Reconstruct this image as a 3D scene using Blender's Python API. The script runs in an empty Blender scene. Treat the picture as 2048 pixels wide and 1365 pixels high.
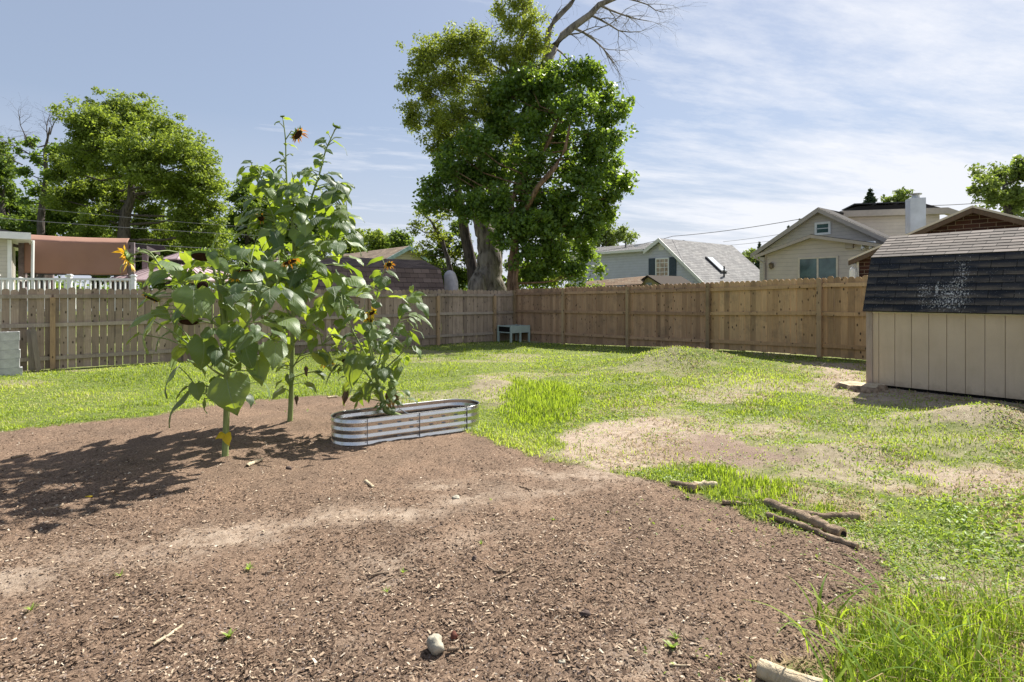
import bpy, math, random
import numpy as np
from mathutils import Vector

random.seed(7)
RNG = np.random.default_rng(11)
SC = bpy.context.scene
COL = SC.collection

# ------------------------------------------------------------------ camera
FPX, CX, HY, CAMH = 1177.0, 1024.0, 590.0, 1.70
cam_data = bpy.data.cameras.new('camera')
cam = bpy.data.objects.new('camera', cam_data)
COL.objects.link(cam)
cam.location = (0, 0, CAMH)
cam.rotation_euler = (math.radians(90), 0, 0)
cam_data.sensor_width = 36.0
cam_data.lens = FPX / 2048 * 36.0
cam_data.shift_y = -(682.5 - HY) / 2048.0
cam_data.clip_start = 0.05
cam_data.clip_end = 3000
SC.camera = cam

# ------------------------------------------------------------------ light
SUN_EL, SUN_AZ = 50.0, 38.3        # azimuth measured from +Y towards +X
sd = bpy.data.lights.new('sun', 'SUN')
sd.energy = 5.0
sd.angle = math.radians(0.55)
sd.color = (1.0, 0.955, 0.87)
sun = bpy.data.objects.new('sun', sd)
COL.objects.link(sun)
ce = math.cos(math.radians(SUN_EL))
to_sun = Vector((math.sin(math.radians(SUN_AZ)) * ce, math.cos(math.radians(SUN_AZ)) * ce, math.sin(math.radians(SUN_EL))))
sun.rotation_euler = (-to_sun).to_track_quat('-Z', 'Y').to_euler()
sun.location = to_sun * 50

world = bpy.data.worlds.new('World')
SC.world = world
world.use_nodes = True
wn, wl = world.node_tree.nodes, world.node_tree.links
wn.clear()
w_out = wn.new('ShaderNodeOutputWorld')
w_bg = wn.new('ShaderNodeBackground')
sky = wn.new('ShaderNodeTexSky')
sky.sky_type = 'NISHITA'
sky.sun_disc = False
sky.sun_elevation = math.radians(SUN_EL)
sky.sun_rotation = math.radians(SUN_AZ)
sky.air_density = 1.0
sky.dust_density = 1.0
sky.ozone_density = 1.5
w_bg.inputs['Strength'].default_value = 0.096


def wmath(op, a, b=None, c=None, clamp=False):
    n = wn.new('ShaderNodeMath'); n.operation = op; n.use_clamp = clamp
    for i, v in enumerate((a, b, c)):
        if v is None: continue
        if isinstance(v, (int, float)): n.inputs[i].default_value = v
        else: wl.new(v, n.inputs[i])
    return n.outputs[0]


def wmix(f, a, b):
    n = wn.new('ShaderNodeMix'); n.data_type = 'RGBA'
    if isinstance(f, (int, float)): n.inputs['Factor'].default_value = f
    else: wl.new(f, n.inputs['Factor'])
    for nm, v in (('A', a), ('B', b)):
        s = [i for i in n.inputs if i.name == nm and i.type == 'RGBA'][0]
        if isinstance(v, tuple): s.default_value = (*v, 1)
        else: wl.new(v, s)
    return [o for o in n.outputs if o.type == 'RGBA'][0]


tc = wn.new('ShaderNodeTexCoord')
sx = wn.new('ShaderNodeSeparateXYZ'); wl.new(tc.outputs['Generated'], sx.inputs[0])
X_, Y_, Z_ = sx.outputs
zc = wmath('ADD', wmath('MAXIMUM', Z_, 0.0), 0.10)
px_ = wmath('DIVIDE', X_, zc)
py_ = wmath('DIVIDE', Y_, zc)
cmb = wn.new('ShaderNodeCombineXYZ')
wl.new(wmath('MULTIPLY', wmath('ADD', px_, wmath('MULTIPLY', py_, 0.35)), 0.40), cmb.inputs[0])
wl.new(wmath('MULTIPLY', wmath('SUBTRACT', py_, wmath('MULTIPLY', px_, 0.30)), 1.0), cmb.inputs[1])
n1 = wn.new('ShaderNodeTexNoise'); n1.inputs['Scale'].default_value = 0.9; n1.inputs['Detail'].default_value = 9
n1.inputs['Roughness'].default_value = 0.6; n1.inputs['Distortion'].default_value = 0.5
wl.new(cmb.outputs[0], n1.inputs['Vector'])
n2 = wn.new('ShaderNodeTexNoise'); n2.inputs['Scale'].default_value = 5.5; n2.inputs['Detail'].default_value = 8
n2.inputs['Roughness'].default_value = 0.7
wl.new(cmb.outputs[0], n2.inputs['Vector'])
nz = wmath('ADD', wmath('MULTIPLY', n1.outputs['Fac'], 1.15), wmath('MULTIPLY', n2.outputs['Fac'], 0.45))
nz = wmath('SUBTRACT', nz, 0.30)
# clouds thicken low down and to the right of the view
side = wmath('ADD', wmath('MULTIPLY', X_, 0.30), -0.03)
low = wmath('MULTIPLY', wmath('SUBTRACT', 0.42, Z_), 0.30)
thr = wmath('ADD', wmath('ADD', nz, side), low)
cl = wmath('MULTIPLY', wmath('SUBTRACT', thr, 0.50), 4.0, clamp=True)
cl = wmath('MULTIPLY', cl, wmath('MULTIPLY', wmath('ADD', Z_, 0.02), 30, clamp=True))
# the high thin haze greys the blue
hazed = wmix(0.70, sky.outputs['Color'], (1.85, 2.10, 2.65))
ghz = wmath('MULTIPLY', wmath('SUBTRACT', 0.27, Z_), 4.2, clamp=True)
hazed = wmix(wmath('MULTIPLY', ghz, 0.75), hazed, (3.3, 3.5, 4.1))
cloudy = wmix(wmath('MULTIPLY', cl, 0.92), hazed, (4.7, 4.8, 5.1))
wl.new(cloudy, w_bg.inputs['Color'])
wl.new(w_bg.outputs[0], w_out.inputs[0])

SC.view_settings.view_transform = 'Standard'
SC.view_settings.look = 'None'
SC.view_settings.exposure = 1.08
SC.view_settings.gamma = 1.0
SC.cycles.max_bounces = 6
SC.cycles.diffuse_bounces = 3
SC.cycles.transmission_bounces = 4
SC.cycles.transparent_max_bounces = 4

# ------------------------------------------------------------------ helpers
U = np.array([0.633, -0.774]); U /= np.linalg.norm(U)      # along the right-hand fence, towards us
V = np.array([-U[1], U[0]])                                # along the left-hand fence, away


def ss(t):
    t = np.clip(t, 0, 1)
    return t * t * (3 - 2 * t)


def _hash(ix, iy, s):
    h = (ix.astype(np.int64) * 374761393 + iy.astype(np.int64) * 668265263 + s * 974711) & 0x7fffffff
    h = ((h ^ (h >> 13)) * 1274126177) & 0x7fffffff
    return ((h ^ (h >> 16)) & 0xffff) / 65535.0


def vnoise(x, y, s=0):
    x = np.asarray(x, float); y = np.asarray(y, float)
    ix, iy = np.floor(x), np.floor(y)
    fx, fy = ss(x - ix), ss(y - iy)
    a = _hash(ix, iy, s); b = _hash(ix + 1, iy, s); c = _hash(ix, iy + 1, s); d = _hash(ix + 1, iy + 1, s)
    return (a * (1 - fx) + b * fx) * (1 - fy) + (c * (1 - fx) + d * fx) * fy


def fbm(x, y, s=0, o=4):
    r = 0; a = .5
    for k in range(o):
        r = r + a * vnoise(x * 2 ** k, y * 2 ** k, s + k); a *= .5
    return r / (1 - .5 ** o)


MOUNDS = []     # filled below: x, y, height, radius x, radius y


def g(x, y):
    x = np.asarray(x, float); y = np.asarray(y, float)
    z = 0.28 * ss((x - .5) / 6.5) * np.clip((y - 4) / 9, 0, 1)
    z = z + 0.05 * (fbm(x * .35, y * .35, 5, 3) - .5) * np.clip((25 - y) / 8, 0, 1)
    for (mx, my, mh, ra, rb) in MOUNDS:
        d = ((x - mx) / ra) ** 2 + ((y - my) / rb) ** 2
        z = z + mh * np.exp(-d * 1.2) * (1 + .35 * (fbm(x * 3, y * 3, 9, 3) - .5))
    return z


def at(px, py, z=None):
    """world point on the ground seen in that direction"""
    h = 0.0 if z is None else z
    for _ in range(6):
        Y = FPX * (CAMH - h) / (py - HY); X = (px - CX) / FPX * Y
        if z is None: h = float(g(X, Y))
        else: break
    return (X, Y, h)


def W(px, py, Y):
    return np.array([(px - CX) / FPX * Y, Y, CAMH - (py - HY) / FPX * Y])


for (px, py, h, ra, rb) in [(1350, 722, .36, 1.25, .9), (1960, 832, .24, .75, .5), (985, 775, .16, .55, .45),
                            (1075, 825, .07, .5, .35), (985, 808, -.07, .22, .12),
                            (1700, 880, .10, 1.0, .35), (1950, 870, .06, .9, .3), (1000, 1080, .05, 1.6, .8)]:
    Y = FPX * CAMH / (py - HY)
    if px > 1300 and Y > 6: Y *= .89
    MOUNDS.append(((px - CX) / FPX * Y, Y, h, ra, rb))
sf1 = at(450, 912); sf2 = at(580, 842)
MOUNDS += [(sf1[0], sf1[1], .05, .3, .3), (sf2[0], sf2[1] - .1, .06, .5, .4)]


def tag(o, label=None, cat=None, group=None, kind=None):
    if label: o['label'] = label
    if cat: o['category'] = cat
    if group: o['group'] = group
    if kind: o['kind'] = kind
    return o


def thing(name, label, cat, loc=(0, 0, 0), group=None):
    o = bpy.data.objects.new(name, None)
    o.empty_display_size = .2
    COL.objects.link(o); o.location = loc
    return tag(o, label, cat, group)


def root_loc(o):
    while o.parent: o = o.parent
    return np.array(o.location)


class MB:
    """collects polygons with a per-face 'var' and per-corner uv"""
    def __init__(s):
        s.v = []; s.f = []; s.var = []; s.uv = []; s.n = 0

    def add(s, verts, faces, var=0.5, uv=None):
        k = s.n
        s.v.extend([tuple(map(float, p)) for p in verts]); s.n += len(verts)
        for i, f in enumerate(faces):
            s.f.append([k + j for j in f])
            s.var.append(var)
            if uv is not None: s.uv.append([uv[j] for j in f])
            else: s.uv.append([(0, 0)] * len(f))
        return s

    def hexa(s, b, t, var=.5):
        """bottom quad, top quad (same order)"""
        return s.add(list(b) + list(t), [(3, 2, 1, 0), (4, 5, 6, 7), (0, 1, 5, 4), (1, 2, 6, 5), (2, 3, 7, 6), (3, 0, 4, 7)], var)

    def box(s, c, sx, sy, sz, var=.5, ux=None, uy=None, bev=0):
        """centre of the base, sizes, 2-D axes"""
        ux = np.array([1, 0]) if ux is None else np.array(ux); uy = np.array([-ux[1], ux[0]]) if uy is None else np.array(uy)
        P = []
        for zz in (0, sz):
            for (a, b) in ((-1, -1), (1, -1), (1, 1), (-1, 1)):
                q = ux * a * sx / 2 + uy * b * sy / 2
                P.append((c[0] + q[0], c[1] + q[1], c[2] + zz))
        return s.hexa(P[:4], P[4:], var)

    def tube(s, pts, rad, n=8, var=.5, cap=True):
        pts = [np.array(p, float) for p in pts]
        if isinstance(rad, (int, float)): rad = [rad] * len(pts)
        vs = []; uv = []; L = 0
        ref = np.array([0.31, 0.17, 0.93])
        for i, p in enumerate(pts):
            d = pts[min(i + 1, len(pts) - 1)] - pts[max(i - 1, 0)]
            d = d / (np.linalg.norm(d) + 1e-9)
            if i: L += np.linalg.norm(p - pts[i - 1])
            if abs(d @ ref) > .92: ref2 = np.array([1.0, .2, 0])
            else: ref2 = ref
            a = np.cross(d, ref2); a /= np.linalg.norm(a); b = np.cross(d, a)
            for k in range(n):
                th = 2 * math.pi * k / n
                vs.append(p + rad[i] * (a * math.cos(th) + b * math.sin(th))); uv.append((k / n, L))
        fs = []
        for i in range(len(pts) - 1):
            for k in range(n):
                fs.append((i * n + k, i * n + (k + 1) % n, (i + 1) * n + (k + 1) % n, (i + 1) * n + k))
        if cap:
            fs.append(tuple(reversed(range(n)))); fs.append(tuple(range((len(pts) - 1) * n, len(pts) * n)))
        return s.add(vs, fs, var, uv)

    def lathe(s, c, axis, prof, n=16, var=.5):
        """prof = (distance along axis, radius)"""
        c = np.array(c, float); ax = np.array(axis, float); ax /= np.linalg.norm(ax)
        r = np.array([1, 0, 0.]) if abs(ax[0]) < .8 else np.array([0, 1, 0.])
        a = np.cross(ax, r); a /= np.linalg.norm(a); b = np.cross(ax, a)
        vs = []
        for (h, rr) in prof:
            for k in range(n):
                th = 2 * math.pi * k / n
                vs.append(c + ax * h + rr * (a * math.cos(th) + b * math.sin(th)))
        fs = []
        for i in range(len(prof) - 1):
            for k in range(n):
                fs.append((i * n + k, i * n + (k + 1) % n, (i + 1) * n + (k + 1) % n, (i + 1) * n + k))
        return s.add(vs, fs, var)

    def build(s, name, m, parent=None, smooth=False, loc=None):
        me = bpy.data.meshes.new(name)
        off = root_loc(parent) if parent else (np.array(loc, float) if loc is not None else np.zeros(3))
        vs = np.array(s.v, float).reshape(-1, 3) - off
        me.from_pydata(vs.tolist(), [], s.f)
        uvl = me.uv_layers.new(name='UVMap')
        uvl.data.foreach_set('uv', np.array([c for f in s.uv for c in f], float).ravel())
        a = me.attributes.new('var', 'FLOAT', 'FACE')
        a.data.foreach_set('value', np.array(s.var, float))
        me.materials.append(m)
        if smooth: me.polygons.foreach_set('use_smooth', [True] * len(me.polygons))
        me.validate(); me.update()
        o = bpy.data.objects.new(name, me); COL.objects.link(o)
        if parent: o.parent = parent
        elif loc is not None: o.location = loc
        return o


def raw_mesh(name, verts, counts, idx, m, var=None, uv=None, parent=None, smooth=False, loc=None):
    """fast mesh from numpy: counts per face, flat index array"""
    me = bpy.data.meshes.new(name)
    off = root_loc(parent) if parent else (np.array(loc, float) if loc is not None else np.zeros(3))
    verts = verts - off
    me.vertices.add(len(verts)); me.vertices.foreach_set('co', verts.astype(np.float32).ravel())
    me.loops.add(len(idx)); me.loops.foreach_set('vertex_index', idx.astype(np.int32))
    me.polygons.add(len(counts))
    st = np.concatenate([[0], np.cumsum(counts)[:-1]])
    me.polygons.foreach_set('loop_start', st.astype(np.int32))
    me.update(calc_edges=True)
    if smooth: me.polygons.foreach_set('use_smooth', np.ones(len(counts), bool))
    if var is not None:
        a = me.attributes.new('var', 'FLOAT', 'FACE'); a.data.foreach_set('value', var.astype(np.float32))
    if uv is not None:
        l = me.uv_layers.new(name='UVMap'); l.data.foreach_set('uv', uv.astype(np.float32).ravel())
    me.materials.append(m)
    me.update()
    o = bpy.data.objects.new(name, me); COL.objects.link(o)
    if parent: o.parent = parent
    elif loc is not None: o.location = loc
    return o


# ------------------------------------------------------------------ materials
class N:
    def __init__(s, name):
        s.m = bpy.data.materials.new(name); s.m.use_nodes = True
        s.nt = s.m.node_tree; s.n = s.nt.nodes; s.l = s.nt.links
        s.n.clear()
        s.out = s.n.new('ShaderNodeOutputMaterial')

    def put(s, sock, v):
        if v is None: return
        if isinstance(v, (int, float)): sock.default_value = v
        elif isinstance(v, (tuple, list)): sock.default_value = (*v, 1) if (len(v) == 3 and sock.type == 'RGBA') else v
        else: s.l.new(v, sock)

    def math(s, op, a, b=None, c=None, clamp=False):
        n = s.n.new('ShaderNodeMath'); n.operation = op; n.use_clamp = clamp
        for i, v in enumerate((a, b, c)): s.put(n.inputs[i], v)
        return n.outputs[0]

    def mix(s, f, a, b, blend='MIX'):
        n = s.n.new('ShaderNodeMix'); n.data_type = 'RGBA'; n.blend_type = blend
        s.put(n.inputs['Factor'], f)
        for nm, v in (('A', a), ('B', b)):
            s.put([i for i in n.inputs if i.name == nm and i.type == 'RGBA'][0], v)
        return [o for o in n.outputs if o.type == 'RGBA'][0]

    def noise(s, scale, detail=4, rough=.55, vec=None, dist=0):
        n = s.n.new('ShaderNodeTexNoise')
        n.inputs['Scale'].default_value = scale; n.inputs['Detail'].default_value = detail
        n.inputs['Roughness'].default_value = rough; n.inputs['Distortion'].default_value = dist
        s.put(n.inputs['Vector'], vec if vec is not None else s.obj())
        return n.outputs['Fac']

    def vor(s, scale, vec=None, out='Distance', feat='F1'):
        n = s.n.new('ShaderNodeTexVoronoi'); n.feature = feat
        n.inputs['Scale'].default_value = scale
        s.put(n.inputs['Vector'], vec if vec is not None else s.obj())
        return n.outputs[out]

    def obj(s):
        n = s.n.new('ShaderNodeTexCoord'); return n.outputs['Object']

    def uv(s):
        n = s.n.new('ShaderNodeTexCoord'); return n.outputs['UV']

    def var(s, name='var'):
        n = s.n.new('ShaderNodeAttribute'); n.attribute_name = name; return n.outputs['Fac']

    def map(s, vec, scale=(1, 1, 1), loc=(0, 0, 0), rot=(0, 0, 0)):
        n = s.n.new('ShaderNodeMapping'); s.l.new(vec, n.inputs['Vector'])
        n.inputs['Scale'].default_value = scale; n.inputs['Location'].default_value = loc; n.inputs['Rotation'].default_value = rot
        return n.outputs[0]

    def ramp(s, f, stops):
        n = s.n.new('ShaderNodeValToRGB'); s.put(n.inputs[0], f)
        e = n.color_ramp.elements
        while len(e) < len(stops): e.new(.5)
        for i, (p, c) in enumerate(stops):
            e[i].position = p; e[i].color = (*c, 1) if len(c) == 3 else c
        return n.outputs['Color']

    def range(s, v, a, b, c=0, d=1):
        n = s.n.new('ShaderNodeMapRange'); s.put(n.inputs[0], v)
        for i, q in enumerate((a, b, c, d)): n.inputs[i + 1].default_value = q
        return n.outputs[0]

    def sep(s, v):
        n = s.n.new('ShaderNodeSeparateXYZ'); s.l.new(v, n.inputs[0]); return n.outputs

    def comb(s, x, y, z):
        n = s.n.new('ShaderNodeCombineXYZ')
        for i, v in enumerate((x, y, z)): s.put(n.inputs[i], v)
        return n.outputs[0]

    def bump(s, h, strength=.5, dist=.02):
        n = s.n.new('ShaderNodeBump'); n.inputs['Strength'].default_value = strength; n.inputs['Distance'].default_value = dist
        s.l.new(h, n.inputs['Height']); return n.outputs[0]

    def pbr(s, col, rough=.8, spec=.3, metal=0, bump=None, out=True):
        p = s.n.new('ShaderNodeBsdfPrincipled')
        s.put(p.inputs['Base Color'], col); s.put(p.inputs['Roughness'], rough)
        p.inputs['Specular IOR Level'].default_value = spec; s.put(p.inputs['Metallic'], metal)
        if bump is not None: s.l.new(bump, p.inputs['Normal'])
        if out: s.l.new(p.outputs[0], s.out.inputs[0])
        return p


def simple(name, col, rough=.7, spec=.3, metal=0, vary=.25, scale=6, bump=0, bscale=60):
    n = N(name)
    f = n.noise(scale, 6)
    dark = tuple(c * (1 - vary) for c in col); lite = tuple(min(1, c * (1 + vary)) for c in col)
    c = n.ramp(f, [(.3, dark), (.7, lite)])
    b = n.bump(n.noise(bscale, 5), bump, .01) if bump else None
    n.pbr(c, rough, spec, metal, b)
    return n.m


def wood(name, ca, cb, dark=.35, scale=1.0, knots=True, wet=False):
    """vertical grained planks: colour spread by var"""
    n = N(name)
    v = n.var()
    o = n.obj()
    off = n.comb(n.math('MULTIPLY', v, 37.0), n.math('MULTIPLY', v, 91.0), n.math('MULTIPLY', v, 53.0))
    vm = n.n.new('ShaderNodeVectorMath'); vm.operation = 'ADD'; n.l.new(o, vm.inputs[0]); n.l.new(off, vm.inputs[1])
    q = vm.outputs[0]
    grain = n.noise(1.0, 7, .6, n.map(q, (42 * scale, 42 * scale, 2.2 * scale)), 1.0)
    broad = n.noise(1.0, 4, .6, n.map(q, (5, 5, .9)))
    base = n.mix(v, ca, cb)
    base = n.mix(n.range(v, .90, .93, 0, .6), base, tuple(x * .55 for x in ca))
    base = n.mix(n.range(v, .06, .04, 0, .5), base, tuple(min(1, x * 1.25) for x in cb))
    c = n.mix(n.range(grain, .35, .75), n.mix(1.0, base, (dark + .35, dark + .33, dark + .32), 'MULTIPLY'), base)
    c = n.mix(n.range(broad, .35, .7, 0, .55), c, n.mix(1.0, base, (.62, .60, .60), 'MULTIPLY'))
    blot = n.noise(2.3, 5, .7, o)
    c = n.mix(n.range(blot, .52, .75, 0, .5), c, (.085, .07, .06))
    if knots:
        k = n.vor(1.0, n.map(q, (9, 9, 4.6)))
        c = n.mix(n.range(k, .10, .19, .9, 0), c, (.03, .02, .015))
    n.pbr(c, .85, .2, 0, n.bump(grain, .5, .006))
    return n.m


def bark(name, ca, cb, s=1.0):
    n = N(name)
    o = n.obj()
    f = n.noise(1.0, 8, .65, n.map(o, (13 * s, 13 * s, 2.4 * s)), 1.3)
    f2 = n.vor(1.0, n.map(o, (11 * s, 11 * s, 2.2 * s)), 'Distance')
    h = n.math('ADD', f, n.math('MULTIPLY', f2, .6))
    c = n.ramp(h, [(.45, ca), (.95, cb)])
    n.pbr(c, .95, .1, 0, n.bump(h, .9, .05))
    return n.m


def leafmat(name, ca, cb, trans, tf=.4, rough=.5, spec=.4, cc=None):
    n = N(name)
    v = n.var()
    stops = [(0, ca), (1, cb)] if cc is None else [(0, ca), (.7, cb), (1, cc)]
    c = n.ramp(v, stops)
    p = n.pbr(c, rough, spec, 0, None, out=False)
    t = n.n.new('ShaderNodeBsdfTranslucent')
    n.put(t.inputs[0], n.mix(v, tuple(x * .75 for x in trans), tuple(min(1, x * 1.2) for x in trans)))
    mx = n.n.new('ShaderNodeMixShader'); mx.inputs[0].default_value = tf
    n.l.new(p.outputs[0], mx.inputs[1]); n.l.new(t.outputs[0], mx.inputs[2]); n.l.new(mx.outputs[0], n.out.inputs[0])
    return n.m


def siding(name, col, pitch=.115):
    n = N(name)
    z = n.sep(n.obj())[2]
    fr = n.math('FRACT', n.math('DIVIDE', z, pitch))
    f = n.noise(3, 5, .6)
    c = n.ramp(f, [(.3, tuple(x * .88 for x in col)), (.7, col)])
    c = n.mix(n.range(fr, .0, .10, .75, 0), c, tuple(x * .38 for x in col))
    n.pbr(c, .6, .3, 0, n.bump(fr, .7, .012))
    return n.m


def shingle(name, stops, w=.30, h=.14, specks=0.0, dust=0.0):
    n = N(name)
    uv = n.uv()
    b = n.n.new('ShaderNodeTexBrick'); n.l.new(uv, b.inputs['Vector'])
    b.inputs['Scale'].default_value = 1.0; b.inputs['Brick Width'].default_value = w; b.inputs['Row Height'].default_value = h
    b.inputs['Mortar Size'].default_value = .006; b.inputs['Mortar Smooth'].default_value = .2; b.inputs['Bias'].default_value = 0
    b.inputs['Color1'].default_value = (0, 0, 0, 1); b.inputs['Color2'].default_value = (1, 1, 1, 1); b.inputs['Mortar'].default_value = (.5, .5, .5, 1)
    c = n.ramp(b.outputs['Color'], stops)
    fine = n.noise(90, 4, .8); c = n.mix(n.range(fine, .35, .7, 0, .45), c, n.mix(1.0, c, (.55, .55, .56), 'MULTIPLY'))
    big = n.noise(.9, 4, .6, n.map(uv, (1, 1.5, 1))); c = n.mix(n.range(big, .4, .7, 0, .45), c, n.mix(1.0, c, (1.5, 1.45, 1.4), 'MULTIPLY'))
    if dust:
        q = n.sep(uv)
        fr = n.math('FRACT', n.math('DIVIDE', q[1], h))
        st = n.noise(1.0, 5, .7, n.map(uv, (3.0, 60, 1)))
        st2 = n.noise(1.0, 4, .6, n.map(uv, (1.6, 7.1, 1), (3, 8, 0)))
        d = n.math('MULTIPLY', n.math('MULTIPLY', n.range(fr, 0.25, .75, 1, 0), n.range(st, .30, .55, .3, 1)), n.range(st2, .40, .55, .05, 1))
        c = n.mix(n.math('MULTIPLY', d, dust), c, (.16, .13, .10))
    c = n.mix(n.math('MULTIPLY', b.outputs['Fac'], .85), c, (.012, .012, .013))
    if specks:
        q = n.sep(uv)
        wob = n.math('MULTIPLY', n.math('SUBTRACT', n.noise(3, 3), .5), .35)
        for (cx_, cy_, wx_, wy_, lv_) in ((1.25, .28, .26, .30, .68), (1.30, .60, .12, .40, .70), (1.02, .40, .035, .13, .62), (.85, .35, .12, .18, .70), (1.1, .15, .4, .12, .70)):
            dx = n.math('SUBTRACT', n.math('ADD', q[0], wob), cx_); dy = n.math('SUBTRACT', q[1], cy_)
            rr = n.math('ADD', n.math('POWER', n.math('DIVIDE', dx, wx_), 2.0), n.math('POWER', n.math('DIVIDE', dy, wy_), 2.0))
            msk = n.range(rr, .1, 2.0, .17, 0)
            sp = n.noise(1.0, 6, .8, n.map(uv, (42, 30, 1)))
            c = n.mix(n.range(n.math('ADD', sp, msk), lv_, lv_ + .04, 0, .8), c, (.58, .57, .56))
    n.pbr(c, .9, .15, 0, n.bump(fine, .4, .004))
    return n.m


def glass(name, col, rough=.08):
    n = N(name)
    c = n.ramp(n.noise(1.3, 4, .6, None, .6), [(.35, tuple(x * .45 for x in col)), (.62, col)])
    n.pbr(c, rough, .6)
    return n.m


M = {}
M['fence_old'] = wood('weathered_grey_wood', (.30, .235, .18), (.54, .43, .34))
M['fence_mid'] = wood('brown_wood', (.36, .225, .14), (.68, .44, .275))
M['fence_new'] = wood('tan_wood', (.54, .34, .175), (.80, .55, .31))
M['fence_rail'] = wood('rail_wood', (.36, .30, .25), (.50, .43, .36), knots=False)
M['post_wood'] = wood('post_wood', (.46, .32, .19), (.56, .41, .25))
M['post_old'] = wood('old_post_wood', (.33, .235, .165), (.42, .32, .23))
M['log'] = bark('log_bark', (.10, .07, .05), (.36, .27, .19), 1.4)
M['log_pale'] = bark('peeled_log', (.34, .25, .15), (.62, .52, .37), .8)
M['cut'] = simple('cut_wood', (.42, .29, .17), .9, .1, bump=.3)
M['bark_grey'] = bark('grey_bark', (.045, .037, .032), (.27, .24, .21), .55)
M['bark_dark'] = bark('dark_bark', (.03, .025, .022), (.13, .11, .10))
M['bark_red'] = bark('reddish_bark', (.06, .035, .022), (.27, .18, .12))
M['metal'] = None
M['white'] = simple('white_paint', (.78, .78, .78), .45, .4, vary=.06)
M['cream'] = simple('cream_trim', (.62, .56, .47), .6, .3, vary=.1)
M['shed_wall'] = simple('tan_panel', (.60, .475, .345), .75, .25, vary=.09, scale=2.5, bump=.5, bscale=130)
M['shed_trim'] = wood('faded_trim', (.40, .31, .26), (.52, .43, .36), knots=False)
n = N('tan_panel_wall'); o_ = n.obj(); zz_ = n.sep(o_)[2]
c = n.ramp(n.noise(2.2, 6, .6, o_), [(.3, (.54, .425, .305)), (.7, (.62, .495, .365))])
st_ = n.noise(1.0, 6, .7, n.map(o_, (7, 7, .6))); c = n.mix(n.range(st_, .50, .72, 0, .30), c, (.40, .31, .22))
sp_ = n.math('ADD', n.math('MULTIPLY', n.math('SUBTRACT', zz_, .03), -3.2), n.math('MULTIPLY', n.noise(9, 6, .7, o_), 1.3)); c = n.mix(n.range(sp_, .35, .85, 0, .55), c, (.26, .19, .13))
nl_ = n.vor(9.5, n.map(o_, (1, 1, 1.0))); c = n.mix(n.range(nl_, .02, .035, .6, 0), c, (.2, .15, .11))
n.pbr(c, .78, .2, 0, n.bump(n.noise(1.0, 5, .6, n.map(o_, (160, 160, 40))), .5, .006)); M['shed_wall'] = n.m
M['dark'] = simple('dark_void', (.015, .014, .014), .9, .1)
M['blackp'] = simple('black_metal', (.03, .03, .033), .5, .4)

# ------------------------------------------------------------------ ground masks
def P2(lst):
    out = []
    for q in lst:
        if len(q) == 3: out.append((q[0], q[1]))
        else:
            a = at(q[0], q[1]); out.append((a[0], a[1]))
    return np.array(out)


def sdist(X, Y, poly):
    """signed distance, positive inside"""
    d = np.full(X.shape, 1e9); inside = np.zeros(X.shape, bool)
    n = len(poly)
    for i in range(n):
        a = poly[i]; b = poly[(i + 1) % n]
        e = b - a; L = e @ e + 1e-12
        t = np.clip(((X - a[0]) * e[0] + (Y - a[1]) * e[1]) / L, 0, 1)
        d = np.minimum(d, np.hypot(X - a[0] - t * e[0], Y - a[1] - t * e[1]))
        c = ((a[1] > Y) != (b[1] > Y)) & (X < (b[0] - a[0]) * (Y - a[1]) / (b[1] - a[1] + 1e-12) + a[0])
        inside ^= c
    return np.where(inside, d, -d)


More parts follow.
